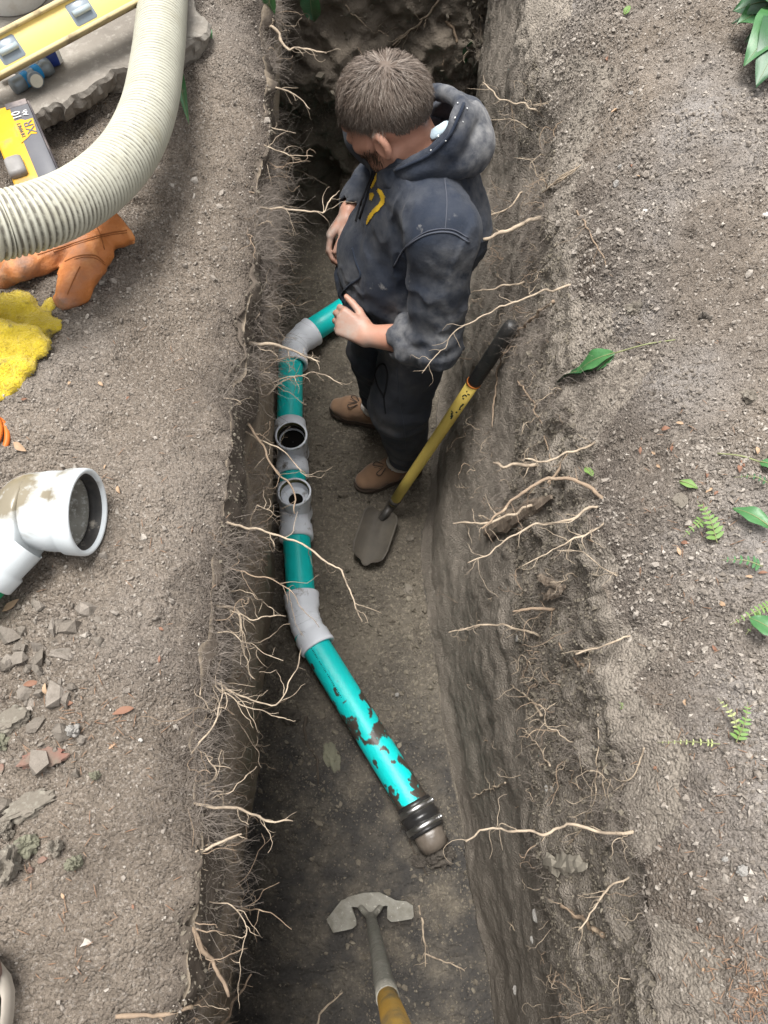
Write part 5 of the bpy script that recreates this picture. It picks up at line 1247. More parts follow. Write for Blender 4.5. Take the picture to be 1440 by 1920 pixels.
# ------------------------------------------------------------------ roots
M_ROOT = mat('pale_root', (0.40, 0.325, 0.24), (0.25, 0.195, 0.14), 38, 0.8, 0.0008, 200, dirt=(.17, .135, .10), dth=.57, dscale=36, soft=.08, spec=.25)
M_ROOT_B = mat('brown_root', (0.26, 0.19, 0.13), (0.17, 0.125, 0.088), 50, 0.85, 0.001, 180, dirt=(.38, .29, .20), dth=.65, dscale=40, soft=.05)
M_HAIRROOT = mat('fine_root', (0.26, 0.222, 0.188), (0.13, 0.108, 0.09), 60, 0.9)
M_ROOT_D = mat('dark_root', (0.075, 0.06, 0.047), (0.05, 0.04, 0.03), 50, 0.85, 0.001, 180)
def rootpath(pts, mode, z1):
    """pixels to a path: 'air' leaves the wall where the first pixel meets it and reaches out at nearly level height; 'wall' clings to the soil"""
    if mode == 'wall':
        return [p for p in (hit(x, y, .006)[0] for x, y in pts) if p is not None]
    p0, n0 = hit(*pts[0]); zb_ = -.05 if pts[0][0] < 720 else -.17
    if p0[2] > zb_: p0 = at(*pts[0], zb_)
    out = [p0 - n0 * .03, p0]
    L = np.cumsum([0] + [math.hypot(a[0] - b[0], a[1] - b[1]) for a, b in zip(pts[1:], pts[:-1])]); 
    for (x, y), l in zip(pts[1:], L[1:]):
        q = at(x, y, p0[2] + z1 * (l / L[-1]) ** 1.3)
        s, _ = hit(x, y, .010)
        if s is not None and s[2] < p0[2] - .05 and np.linalg.norm(s - CAM) < np.linalg.norm(q - CAM): q = s
        out.append(q)
    return out
def rootmesh(path, r0, r1, seed, branches=3, sides=9, wig=1.0):
    rg = random.Random(seed); path = np.array(path)
    L = np.linalg.norm(np.diff(path, axis=0), axis=1).sum(); n = max(10, int(L / .006))
    P_ = catmull(path, n); t = np.linspace(0, 1, n)
    k = np.stack([vnoise(np.stack([P_[:, 0] + seed, P_[:, 1], P_[:, 2]], 1), 45, seed + i) for i in range(3)], 1)
    k2 = np.stack([vnoise(P_ + seed * 1.7, 130, seed + 20 + i) for i in range(3)], 1)
    P_ = P_ + k * (min(.0055, (r0 + r1) * 1.0 + .0012) * wig * np.clip(t * 6, 0, 1))[:, None] + k2 * (.0011 * np.clip(t * 6, 0, 1))[:, None]
    r = (r0 + (r1 - r0) * t ** .8) * (1 + .22 * vnoise(P_, 110, seed + 5)) * np.where(t > .97, .75, 1)
    out = [tube(P_, r, sides)]
    T_, N_, B_ = frames(P_)
    for b in range(branches):
        i = rg.randint(int(n * .25), n - 2); a = rg.uniform(0, 6.28)
        d = nrm(T_[i] * rg.uniform(.3, .9) + (N_[i] * math.cos(a) + B_[i] * math.sin(a)) * rg.uniform(.5, 1.0) - A(0, 0, .15)); l = rg.uniform(.25, 1.0) * min(.09, L * .4); m = max(5, int(l / .006))
        q = [P_[i]]
        for s in range(m):
            d = nrm(d + np.array([rg.gauss(0, .28) for _ in range(3)])); q.append(q[-1] + d * l / m)
        rb = max(.0006, r[i] * rg.uniform(.25, .55)); out.append(tube(np.array(q), np.linspace(rb, .0003, m + 1), 5))
    return merge(out)
pxr = lambda p, w_: w_ * .5 * np.dot(np.asarray(p) - CAM, FW) / F_PX
ROOTS = [  # pixels, width at start and end, mode, drop, branches, material, label
 ([(478, 391), (530, 392), (570, 395), (607, 397), (623, 373), (635, 357)], 8, 3, 'air', -.02, 3, 'p', 'long pale root with upturned tip left of the man\'s chest'),
 ([(484, 40), (517, 57), (540, 93), (580, 92), (613, 100)], 10, 5, 'air', -.03, 3, 'p', 'stepped tan root left of the man\'s hair near the top'),
 ([(505, 160), (547, 173), (583, 203)], 7, 3, 'air', -.02, 2, 'p', 'short bright root pointing at the man\'s temple'),
 ([(525, 305), (575, 328), (618, 350)], 6, 3, 'air', -.03, 2, 'p', 'straight thin root sloping down in front of the man\'s beard'),
 ([(470, 222), (517, 243), (553, 250)], 5, 2, 'air', -.02, 2, 'p', 'thin pale root level with the man\'s ear on the left rim'),
 ([(485, 268), (550, 293), (587, 292)], 5, 2, 'air', -.01, 2, 'p', 'thin flat root level with the man\'s beard on the left rim'),
 ([(470, 642), (522, 650), (567, 665), (600, 680)], 13, 4, 'air', -.03, 4, 'p', 'thick pale root crossing the grey elbow beside the man\'s hand'),
 ([(490, 745), (530, 718), (563, 705), (610, 702), (645, 723)], 6, 3, 'air', -.02, 3, 'p', 'arched root crossing the upper teal pipe toward the far slipper'),
 ([(465, 795), (482, 819), (500, 847), (514, 879), (533, 899), (549, 921), (555, 966)], 8, 4, 'air', -.05, 3, 'b', 'knotty root hanging across the mouth of the lower tee'),
 ([(462, 808), (483, 821), (511, 833), (541, 854), (567, 890), (578, 893)], 7, 2, 'air', -.04, 3, 'p', 'forked pale root running between the two tees'),
 ([(388, 968), (440, 982), (480, 993), (563, 1020), (587, 1033), (647, 1083), (667, 1150), (680, 1165)], 8, 4, 'air', -.06, 4, 'p', 'longest pale root bending over the teal pipe onto the floor'),
 ([(405, 1128), (445, 1150), (480, 1160), (500, 1153), (537, 1157)], 6, 3, 'air', -.03, 2, 'p', 'pale root reaching the left side of the lower grey elbow'),
 ([(398, 1062), (440, 1068), (480, 1077), (533, 1100), (570, 1147), (600, 1177)], 5, 2, 'air', -.05, 3, 'b', 'thin grey brown root lying across the lower grey elbow'),
 ([(390, 1265), (440, 1300), (500, 1321), (520, 1316), (538, 1293), (557, 1254), (566, 1215)], 6, 3, 'air', -.04, 4, 'p', 'hooked pale root curling up under the lower grey elbow'),
 ([(388, 1275), (450, 1318), (500, 1335), (538, 1348)], 5, 2, 'air', -.03, 3, 'p', 'straggling pale root just below the hooked root'),
 ([(400, 1133), (437, 1140), (450, 1163), (463, 1240), (477, 1275)], 8, 4, 'air', -.10, 3, 'p', 'pale root bending sharply down the left wall'),
 ([(357, 1410), (397, 1367), (413, 1320), (413, 1275)], 6, 4, 'air', .0, 4, 'p', 'upcurved root at the left rim beside the pale clods'),
 ([(366, 1509), (423, 1517), (477, 1533), (547, 1543)], 11, 5, 'air', -.04, 3, 'p', 'thick tan root reaching from left rim toward the rubber coupling'),
 ([(348, 1606), (397, 1587), (450, 1565)], 13, 6, 'air', .0, 2, 'p', 'stout broken root stub angled up at the lower left rim'),
 ([(345, 1700), (367, 1757), (400, 1810), (427, 1860)], 14, 12, 'air', -.06, 3, 'b', 'thickest brown root hanging down at the lower left rim'),
 ([(215, 1902), (300, 1896), (345, 1887), (366, 1876)], 12, 10, 'wall', 0, 2, 'b', 'grey brown root lying flat at the very bottom left rim'),
 ([(400, 1930), (420, 1912), (445, 1870), (470, 1830)], 9, 6, 'air', .02, 1, 'b', 'bare brown stick rising at the bottom edge beside the left wall'),
 ([(388, 1688), (430, 1697), (452, 1722), (462, 1745), (450, 1800), (445, 1860)], 4, 2, 'air', -.08, 3, 'p', 'thin wavy pale root dangling over the dark lower left wall'),
 ([(1187, 1560), (1160, 1563), (1100, 1552), (1047, 1552), (1027, 1560), (960, 1557), (907, 1563), (873, 1580)], 10, 6, 'air', -.05, 5, 'p', 'long level pale root across the lower right wall'),
 ([(1137, 1753), (1100, 1725), (1058, 1696)], 13, 11, 'wall', 0, 1, 'b', 'short thick brown root piece stuck in the lower right wall'),
 ([(1180, 1642), (1147, 1663), (1117, 1697), (1083, 1743)], 7, 4, 'air', -.03, 4, 'p', 'forked pale root slanting down left over the brown root piece'),
 ([(1127, 1340), (1127, 1413), (1123, 1467), (1117, 1507), (1093, 1557), (1067, 1587)], 4, 3, 'wall', 0, 5, 'p', 'thin vertical root crossing above the long level root'),
 ([(1212, 1400), (1196, 1445), (1185, 1465), (1155, 1490)], 5, 3, 'wall', 0, 4, 'p', 'curved root on the right rim below the pale fern'),
 ([(1133, 937), (1093, 903), (1050, 898), (1010, 903), (965, 938), (930, 965), (905, 990)], 13, 7, 'air', -.05, 3, 'b', 'thick elbowed brown root on right wall right of the shovel blade'),
 ([(1002, 946), (960, 965), (907, 983), (853, 980)], 9, 6, 'air', -.06, 2, 'p', 'pale straight root tip pointing at the shovel blade'),
 ([(1133, 937), (1093, 960), (1027, 980), (977, 1000), (913, 1037), (880, 1053)], 9, 4, 'air', -.06, 4, 'p', 'long pale root sagging left from the big elbowed root'),
 ([(1205, 803), (1173, 807), (1133, 820), (1060, 853), (1033, 863), (985, 866)], 9, 6, 'air', -.03, 3, 'p', 'long tan root sloping in from the right rim above the elbowed root'),
 ([(1010, 873), (965, 874), (922, 870)], 12, 9, 'air', -.02, 1, 'p', 'stubby pale cut root end between shovel grip and blade'),
 ([(1062, 850), (1047, 880), (1028, 908)], 10, 8, 'air', -.03, 1, 'b', 'short knee shaped root joining the two tan roots'),
 ([(975, 715), (1010, 770), (1025, 820), (1036, 862)], 6, 4, 'wall', 0, 2, 'b', 'thin brown root clinging down the wall under the green leaf'),
 ([(1143, 963), (1127, 985), (1103, 1003), (1053, 1023), (975, 1063)], 7, 3, 'air', -.04, 5, 'p', 'thin branching root below the big elbowed root'),
 ([(1172, 1085), (1120, 1058), (1090, 1035), (1045, 1030)], 4, 2, 'air', -.02, 5, 'p', 'fine twiggy root near the right rim above the bark fragments'),
 ([(1012, 1191), (960, 1174), (907, 1173), (840, 1185)], 8, 4, 'air', -.04, 3, 'p', 'level pale root right of the lower grey elbow'),
 ([(1038, 1141), (1000, 1138), (962, 1150)], 12, 7, 'air', -.02, 2, 'b', 'reddish brown root stump with frayed end in the right wall'),
 ([(1112, 1262), (1080, 1238), (1050, 1204)], 10, 6, 'wall', 0, 1, 'b', 'short brown root slanting on the right wall, crossing a pale one'),
 ([(1182, 1196), (1130, 1212), (1075, 1230)], 6, 5, 'air', -.01, 2, 'p', 'straight pale root crossing over a short brown root'),
 ([(1020, 1340), (995, 1310), (958, 1284)], 7, 4, 'wall', 0, 1, 'p', 'short pale root slanting on the smooth part of right wall'),
 ([(1037, 1437), (1015, 1400), (985, 1367)], 5, 3, 'wall', 0, 2, 'p', 'short thin pale root low on the wall right of the muddy pipe'),
 ([(952, 1467), (920, 1480), (888, 1496)], 5, 3, 'wall', 0, 2, 'p', 'small pale root right of the rubber coupling'),
 ([(985, 528), (905, 545), (868, 556)], 6, 4, 'air', -.02, 1, 'p', 'pale root pointing at the man\'s elbow from the right wall'),
 ([(1068, 535), (1030, 545), (960, 568), (929, 579), (893, 601), (857, 618), (838, 646), (804, 684), (790, 701)], 7, 2, 'air', -.07, 6, 'p', 'long forked root trailing down past the man\'s sleeve'),
 ([(1016, 408), (960, 430), (905, 449)], 13, 10, 'air', -.03, 1, 'p', 'thick pale root stub behind the man\'s shoulder'),
 ([(980, 360), (965, 378), (940, 395), (898, 413)], 6, 4, 'air', -.03, 2, 'p', 'thin pale root above the thick stub behind the man\'s back'),
 ([(1042, 567), (985, 615), (948, 665), (933, 715), (928, 800)], 8, 5, 'wall', 0, 2, 'b', 'brown root running down the wall right of the black shovel grip'),
 ([(1083, 396), (1110, 440), (1135, 485), (1152, 522)], 5, 3, 'wall', 0, 1, 'b', 'thin twig lying on the right bank above the green leaf'),
 ([(1010, 212), (975, 195), (940, 190), (905, 155)], 6, 4, 'air', -.02, 4, 'p', 'kinked root beside the man\'s hood on the right'),
 ([(1000, 245), (960, 225), (915, 225)], 4, 2, 'air', -.02, 5, 'p', 'fine branching root just below the kinked root by the hood'),
 ([(630, -10), (680, 40), (712, 58), (748, 78)], 5, 3, 'wall', 0, 3, 'p', 'thin pale root slanting across the far soil face above the hair'),
 ([(828, -8), (795, 35), (765, 60), (735, 84)], 6, 4, 'wall', 0, 3, 'p', 'tan root slanting down to the man\'s hair from the top edge'),
 ([(838, 35), (850, 60), (857, 80)], 9, 7, 'wall', 0, 0, 'b', 'short orange brown root piece on far face right of the hair'),
 ([(785, 1698), (790, 1725), (797, 1762), (800, 1812)], 6, 4, 'wall', 0, 2, 'p', 'thin pale root standing right of the spade on the floor'),
 ([(797, 1788), (830, 1800), (872, 1822)], 5, 3, 'wall', 0, 3, 'p', 'small forked root lying right of the spade handle'),
 ([(594, 1925), (608, 1893), (646, 1857)], 7, 4, 'wall', 0, 2, 'p', 'pale forked root left of the spade handle at the bottom'),
 ([(762, 1505), (768, 1560), (776, 1600), (800, 1640)], 6, 5, 'wall', 0, 3, 'd', 'dark muddy root hanging along the left of the rubber coupling'),
 ([(575, 1345), (572, 1385), (595, 1425), (597, 1470)], 9, 7, 'wall', 0, 1, 'd', 'dark buried root on the floor left of the muddy pipe'),
]
RM = {'p': M_ROOT, 'b': M_ROOT_B, 'd': M_ROOT_D}
for i, (pp, w0, w1, mode, dz, nbr, mk, lab) in enumerate(ROOTS):
    path = rootpath(pp, mode, dz)
    if len(path) < 2: continue
    v, f = rootmesh(path, pxr(path[min(1, len(path) - 1)], w0) * .74, pxr(path[-1], w1) * .60, 100 + i, nbr + 3)
    solo('root', lab, 'root', v, f, RM[mk], 'roots poking out of the trench sides', base=path[0])

# lesser rootlets, parts of the walls they grow from, and the felt of hair roots along both rims
def surf_pts(mask, n, weight=None):
    idx = np.nonzero(mask)[0]; pr_ = None
    if weight is not None: pr_ = weight[idx] / weight[idx].sum()
    idx = rng.choice(idx, n, p=pr_); return PF[idx], NN[idx]
clump = np.clip(fbm(flat, 9, 2, 77) * 1.6 + .35, 0.03, 1) ** 2
def wander(p, d, L, seg, curl, grav):
    q = [p]; 
    for k in range(seg):
        d = nrm(d + rng.normal(0, curl, 3) + A(0, 0, -grav)); q.append(q[-1] + d * L / seg)
    return np.array(q)
for wall, mask, n, sx in ((WALL_L, w_l & (ppf < .45) & (yf > -.3) & (yf < 1.95), 290, 1), (WALL_R, w_r & (ppf < .75) & (yf > -.35) & (yf < 1.9), 270, -1), (WALL_E, isE & (ppf < .9) & (ppf > .2) & (np.abs(xf) < .35), 26, 0)):
    Pt, Nt = surf_pts(mask, n, clump * np.exp(-ppf * 3))
    for p, nn2 in zip(Pt, Nt):
        d = nrm(nn2 + rng.normal(0, .5, 3) + A(sx * .5, 0, 0)); L = rng.uniform(.03, .14) * (1 if sx >= 0 else .9); q = wander(p - nn2 * .01, d, L, 12, .45, .02 if sx >= 0 else .08)
        r0 = .0005 + .0016 * rng.random() ** 2.5; P2 = catmull(q, 22); lst = [tube(P2, np.linspace(r0, .0005, 22), 5)]
        for b in range(rng.integers(1, 4)):
            j = rng.integers(5, 20); lst.append(tube(wander(P2[j], nrm(rng.normal(size=3) + d), L * rng.uniform(.15, .4), 6, .4, .05), np.linspace(r0 * .5, .0003, 7), 4))
        v, f = merge(lst); part('rootlet', v, f, M_ROOT if rng.random() < .55 else M_ROOT_B, wall)
def felt(mask, n, sx, label, weight, Lr=(.012, .06)):
    Pt, Nt = surf_pts(mask, n, weight)
    seg, sides = 5, 3; V = np.zeros((n, seg + 1, sides, 3))
    d = Nt * .7 + rng.normal(0, .75, (n, 3)) + np.array([sx * .35, 0, .0]); d /= np.linalg.norm(d, axis=1)[:, None]
    L = rng.uniform(Lr[0], Lr[1], n) * rng.random(n) ** .4; p = Pt - Nt * .004; r = rng.uniform(.00022, .00055, n)
    aux = np.cross(d, rng.normal(size=(n, 3))); aux /= np.linalg.norm(aux, axis=1)[:, None]; au2 = np.cross(d, aux)
    for k in range(seg + 1):
        rk = r * (1 - .7 * k / seg)
        for s in range(sides):
            a = 2 * math.pi * s / sides; V[:, k, s] = p + (aux * math.cos(a) + au2 * math.sin(a)) * rk[:, None]
        d = d + rng.normal(0, .42, (n, 3)) + np.array([0, 0, -.06]); d /= np.linalg.norm(d, axis=1)[:, None]; p = p + d * (L / seg)[:, None]
    idx = np.arange(n * (seg + 1) * sides).reshape(n, seg + 1, sides); nx = np.roll(idx, -1, axis=2)
    Fq = np.stack([idx[:, :-1], nx[:, :-1], nx[:, 1:], idx[:, 1:]], -1).reshape(-1, 4)
    o = part('fine_roots', V.reshape(-1, 3), Fq, M_HAIRROOT); struct(o, label, 'stuff', 'roots')
felt((w_l & (ppf < .28)) & (yf > -.35) & (yf < 2.0), 9000, 1, 'felt of hair thin roots hanging under the left rim', clump * np.exp(-ppf * 9), (.018, .095))
felt((g_l & (xf > -.315)) & (yf > -.35) & (yf < 2.0), 3600, 1, 'wisps of hair thin roots on the edge of the left bank', clump)
felt((w_r & (ppf < .40) | g_r & (xf < .49)) & (yf > -.35) & (yf < 1.9), 14000, -1, 'felt of hair thin roots matted along the right rim', clump * np.exp(-ppf * 5), (.012, .062))
felt(isE & (ppf > .3) & (np.abs(xf) < .4), 500, 0, 'hair thin roots on the far soil face', clump, (.02, .10))
felt(w_r & (ppf > .3) & (yf > -.3) & (yf < 1.2), 420, -1, 'stray hair roots on the lower right wall', None, (.01, .04))

felt(w_l & (ppf < .35) & (yf > .5) & (yf < 2.0), 1500, 1, 'long tangled hair roots on the upper left wall beside the man', clump * np.exp(-ppf * 5), (.05, .15))
felt(w_r & (ppf < .5) & (yf > .8) & (yf < 2.0), 1500, -1, 'long tangled hair roots on the upper right wall beside the man', clump * np.exp(-ppf * 3), (.04, .12))

# ------------------------------------------------------------------ wood and bark pieces in the right wall
M_BARK = mat('rotten_wood', (0.20, 0.155, 0.115), (0.12, 0.093, 0.07), 30, .9, .002, 120, fine=(.30, .24, .18), fscale=60, stretch=(1, 1, 1))
def chunk(name, lab, cat, a, b, wid, m, seed, flat_=.5, off=.010):
    p0, n0 = hit(*a, off); p1, n1 = hit(*b, off); d = nrm(p1 - p0); s = nrm(np.cross(d, n0)); n_ = 14; V = []
    for i in range(n_):
        t = i / (n_ - 1); w_ = pxr(p0, wid) * np.interp(t, [0, .12, .5, .85, 1], [.35, .9, 1, .75, .25]); c = p0 * (1 - t) + p1 * t
        for j in range(9):
            an = 2 * math.pi * j / 9; rr2 = 1 + .95 * (_h(np.array([i]), np.array([j]), np.array([seed]), seed)[0] - .5)
            V.append(c + s * math.cos(an) * w_ * rr2 + n0 * math.sin(an) * w_ * flat_ * rr2)
    V += [p0, p1]; f = [(i * 9 + j, i * 9 + (j + 1) % 9, i * 9 + 9 + (j + 1) % 9, i * 9 + 9 + j) for i in range(n_ - 1) for j in range(9)]
    f += [(n_ * 9, (j + 1) % 9, j) for j in range(9)] + [(n_ * 9 + 1, (n_ - 1) * 9 + j, (n_ - 1) * 9 + (j + 1) % 9) for j in range(9)]
    solo(name, lab, cat, np.array(V), f, m, smooth=False)
chunk('rotten_wood', 'rotten brown wood fragment under the elbowed root in right wall', 'wood', (915, 1002), (1040, 930), 30, M_BARK, 3)
chunk('wood_splinter', 'frayed bundle of bark shreds in the right wall above the stone', 'wood', (1028, 1122), (1068, 1100), 22, M_BARK, 5)
chunk('wood_splinter', 'flat bark flake standing out above the bark shreds', 'wood', (1015, 1083), (1062, 1100), 16, M_BARK, 6)
chunk('wood_stub', 'grey wedge of old wood below the long level root', 'wood', (1028, 1618), (1110, 1622), 34, mat('grey_wood', (.25, .225, .18), (.17, .15, .12), 40, .9, .001, 90), 7)
for k in range(9):
    a = (1020 + k * 4 + R_.uniform(-3, 3), 362 - k * 2); b = (1062 + k * 4, 338 - k * 3 + R_.uniform(-6, 6)); p0, n0 = hit(*a, .012); p1, n1 = hit(*b, .010)
    if k == 0: straw = thing('straw_tuft', 'tuft of pale dry straw like roots on the right rim behind the man', 'roots', p1, None)
    v, f = rootmesh([p0, (p0 + p1) / 2 + A(0, 0, .006), p1], .0012, .0016, 900 + k, 1, 5); part('strand', v, f, M_ROOT, straw)

# ------------------------------------------------------------------ stones and clods one can pick out
M_STONE = {'g': mat('grey_stone', (.26, .245, .225), (.18, .17, .155), 30, .85, .0012, 100), 'w': mat('pale_stone', (.46, .44, .41), (.36, .34, .31), 30, .8, .001, 100), 'c': mat('soil_clod', (.17, .148, .12), (.115, .10, .08), 20, .95, .003, 110, fine=(.24, .22, .18), fscale=80),
           'o': mat('olive_clod', (.17, .165, .115), (.12, .115, .085), 24, .95, .003, 110), 'r': mat('red_brick', (.20, .085, .062), (.15, .075, .058), 24, .9, .0015, 100, dirt=(.14, .115, .09), dth=.44, dscale=14, soft=.1), 'b': mat('dark_clod', (.075, .064, .052), (.05, .043, .036), 24, .95, .003, 110)}
def icos(sub):
    v = [tuple(x) for x in ico_v]; f = [tuple(x) for x in ico_f]
    for _ in range(sub):
        cache = {}; nf = []
        def midp(a, b):
            k = (min(a, b), max(a, b))
            if k not in cache: cache[k] = len(v); v.append(tuple(nrm((np.array(v[a]) + np.array(v[b])) / 2)))
            return cache[k]
        for a, b, c in f:
            x, y, z = midp(a, b), midp(b, c), midp(c, a); nf += [(a, x, z), (b, y, x), (c, z, y), (x, y, z)]
        f = nf
    return np.array(v), f
S_V, S_F = icos(3)
def stone(lab, x, y, w_, h_, kd, seed, tall=.5, rough=.3, flatcut=False, name='stone', cat='stone', rot=0.0):
    p, n_ = hit(x, y); r = pxr(p, 1.0) ; sx_, sy_ = w_ * r, h_ * r * 1.05
    q = S_V + seed * 3.1
    v = S_V * (1 + rough * 1.2 * fbm(q, 1.6, 4, seed, .6)[:, None])
    if flatcut: v[:, 2] = np.clip(v[:, 2], -.6, .45)
    c, s = math.cos(rot), math.sin(rot)
    v = v * A(sx_, sy_, min(sx_, sy_) * tall * (2.6 if x < 300 else 1.6)); v = np.stack([v[:, 0] * c - v[:, 1] * s, v[:, 0] * s + v[:, 1] * c, v[:, 2]], 1)
    t1 = nrm(np.cross(A(0, 1, 0), n_)); t2 = np.cross(n_, t1)
    V = p + n_ * (v[:, 2].max() * .35) + np.outer(v[:, 0], t1) + np.outer(v[:, 1], t2) + np.outer(v[:, 2], n_)
    solo(name, lab, cat, V, S_F, M_STONE[kd], smooth=kd in 'w')
for k, a in enumerate([
 ('broad broken slate coloured slab piece at the left edge below the white fitting', 25, 1352, 62, 44, 'c', .45, .25, True, 'broken_slab', 'rubble', .5),
 ('long reddish brown shard slanting below the broken slab piece', 85, 1420, 78, 34, 'r', .4, .3, True, 'brick_shard', 'rubble', .35),
 ('flat dark plate of soil under the reddish shard', 60, 1510, 95, 40, 'c', .4, .3, True, 'soil_plate', 'clod', .5),
 ('large grey clod at the left edge level with the rubber coupling', 15, 1625, 46, 60, 'c', .6, .35, False, 'soil_clod', 'clod', 0),
 ('greenish grey clod above a red brick chip', 48, 1590, 40, 30, 'o', .6, .35, False, 'soil_clod', 'clod', .3),
 ('round brown clod right of the red brick chip', 108, 1590, 24, 24, 'c', .7, .3, False, 'soil_clod', 'clod', 0),
 ('mossy green clod beside the round brown clod', 140, 1618, 26, 24, 'o', .7, .4, False, 'soil_clod', 'clod', .4),
 ('small red brick chip among the clods on the left', 80, 1612, 18, 10, 'r', .6, .25, True, 'brick_chip', 'rubble', .3),
 ('pinkish pebble just under the red brick chip', 58, 1633, 12, 9, 'r', .7, .2, False, 'pebble', 'stone', 0),
 ('pale green pebble cluster lump below the reddish shard', 180, 1455, 16, 14, 'o', .8, .35, False, 'soil_clod', 'clod', 0),
 ('grey lump of old mortar beside the broken slab', 140, 1368, 24, 20, 'g', .6, .4, False, 'mortar_lump', 'rubble', 0),
 ('small pale pebble alone right of the mortar lump', 264, 1388, 8, 6, 'w', .8, .2, False, 'pebble', 'stone', 0),
 ('mottled grey lump at left edge beside the broken slab', 8, 1392, 18, 26, 'o', .6, .4, False, 'soil_clod', 'clod', 0),
 ('round dark clod below the flat soil plate', 10, 1560, 30, 26, 'c', .6, .35, False, 'soil_clod', 'clod', 0),
 ('small red chip at the far left beside the flat plate', 4, 1440, 8, 16, 'r', .6, .25, True, 'brick_chip', 'rubble', 0),
 ('grey stone poking from the right bank near the lower right', 1393, 1630, 20, 17, 'g', .6, .25, False, 'stone', 'stone', 0),
 ('upper white stone flake of a pair behind the man\'s elbow on right bank', 1210, 396, 7, 11, 'w', .6, .25, True, 'stone', 'stone', .3),
 ('lower white stone flake of a pair on the right bank', 1199, 412, 11, 8, 'w', .6, .25, True, 'stone', 'stone', .3),
 ('white angular stone at the right edge of the bank', 1434, 402, 9, 15, 'w', .6, .2, True, 'stone', 'stone', .3),
 ('tan stone on the right bank left of red leaf bits', 1156, 345, 13, 11, 'g', .6, .25, False, 'stone', 'stone', .4),
 ('dark angular stone on the right bank above the tan stone', 1163, 314, 8, 7, 'g', .6, .25, False, 'stone', 'stone', 0),
 ('grey flat stone chip near the top of the right bank', 1183, 176, 10, 9, 'g', .6, .25, True, 'stone', 'stone', .5),
 ('big crusty clod at the right edge level with the tees', 1402, 742, 24, 22, 'c', .6, .4, False, 'soil_clod', 'clod', 0),
 ('flat brown clod beside the upper fern on the right bank', 1275, 938, 26, 26, 'c', .45, .25, True, 'soil_clod', 'clod', .2),
 ('grey stone chip set in the wall right of the level pale root', 970, 1196, 14, 12, 'g', .6, .25, True, 'stone', 'stone', 0),
 ('pale oblong stone set in the wall above the grey wood wedge', 1112, 1398, 12, 11, 'g', .6, .3, True, 'stone', 'stone', 0),
 ('tan bark coloured stone left of the pale oblong stone', 1082, 1412, 13, 8, 'w', .6, .25, True, 'stone', 'stone', .5),
 ('left stone of a pale oval pair on the lower right wall', 1026, 1478, 6, 12, 'g', .7, .2, False, 'stone', 'stone', .2),
 ('right stone of a pale oval pair on the lower right wall', 1037, 1482, 6, 15, 'g', .7, .2, False, 'stone', 'stone', .2),
 ('long grey oval stone low on the wall right of the spade', 1005, 1717, 8, 22, 'g', .7, .15, False, 'stone', 'stone', .15),
 ('small grey oval stone under the long oval one', 999, 1762, 6, 13, 'g', .7, .15, False, 'stone', 'stone', .1),
 ('grey oval stone in the wall near the bottom edge', 967, 1856, 7, 15, 'g', .7, .15, False, 'stone', 'stone', 0),
 ('brown oval pebble on the lower right bank', 1313, 1725, 12, 7, 'g', .7, .15, False, 'pebble', 'stone', -.4),
 ('rounded stone on the right bank left of the grey one', 1360, 1610, 13, 8, 'g', .6, .25, False, 'stone', 'stone', .3),
 ('dark crusty clod on the right bank above the leaf', 1320, 600, 20, 16, 'b', .7, .45, False, 'soil_clod', 'clod', 0),
 ('wide crumbling clod on the right bank left of the dark one', 1190, 580, 30, 18, 'c', .6, .45, False, 'soil_clod', 'clod', .3),
 ('large clod on the floor left of the muddy pipe', 545, 1345, 36, 26, 'b', .5, .35, False, 'soil_clod', 'clod', .3),
 ('olive buried stone hump left of the muddy pipe', 622, 1420, 26, 46, 'o', .35, .25, False, 'stone', 'stone', .3),
 ('pale pebble right of the muddy pipe', 745, 1303, 8, 7, 'g', .8, .2, False, 'pebble', 'stone', 0),
 ('flat pale floor stone at the foot of the right wall', 765, 1105, 14, 17, 'c', .5, .25, True, 'stone', 'stone', .2),
 ('wet dark clod burying the end of the old pipe', 826, 1606, 46, 34, 'b', .7, .4, False, 'soil_clod', 'clod', .3),
 ('dark clod at the left of the old pipe end', 786, 1616, 34, 22, 'b', .6, .4, False, 'soil_clod', 'clod', 0),
 ('brown floor clod right of the shovel blade', 770, 1012, 16, 14, 'c', .6, .35, False, 'soil_clod', 'clod', 0),
]):
    lab, x, y, w_, h_, kd, tall, ro, fc, nm, ct, rot = a
    stone(lab, x, y, w_, h_, kd, k + 3, tall, ro, fc, nm, ct, rot)

# ------------------------------------------------------------------ leaves and plants
M_LEAF = mat('green_leaf', (0.050, 0.150, 0.045), (0.030, 0.105, 0.032), 20, .45, .0006, 90, dirt=(.16, .17, .11), dth=.70, dscale=30, soft=.06, spec=.5)
M_LEAF_D = mat('dark_leaf', (0.022, 0.085, 0.026), (0.015, 0.06, 0.02), 20, .45, .0005, 90, spec=.5)
M_FERN = mat('fern_green', (0.135, 0.22, 0.055), (0.09, 0.165, 0.045), 30, .6)
M_FERN_P = mat('pale_fern', (0.30, 0.34, 0.14), (0.24, 0.26, 0.11), 30, .7)
M_STEM = mat('leaf_stem', (.20, .22, .10), (.16, .16, .08), 30, .6)
M_DEAD = [mat('russet_leaf', (.19, .095, .058), (.13, .065, .042), 40, .7, .0006, 90), mat('tan_leaf', (.34, .235, .15), (.26, .17, .105), 40, .7, .0006, 90)]
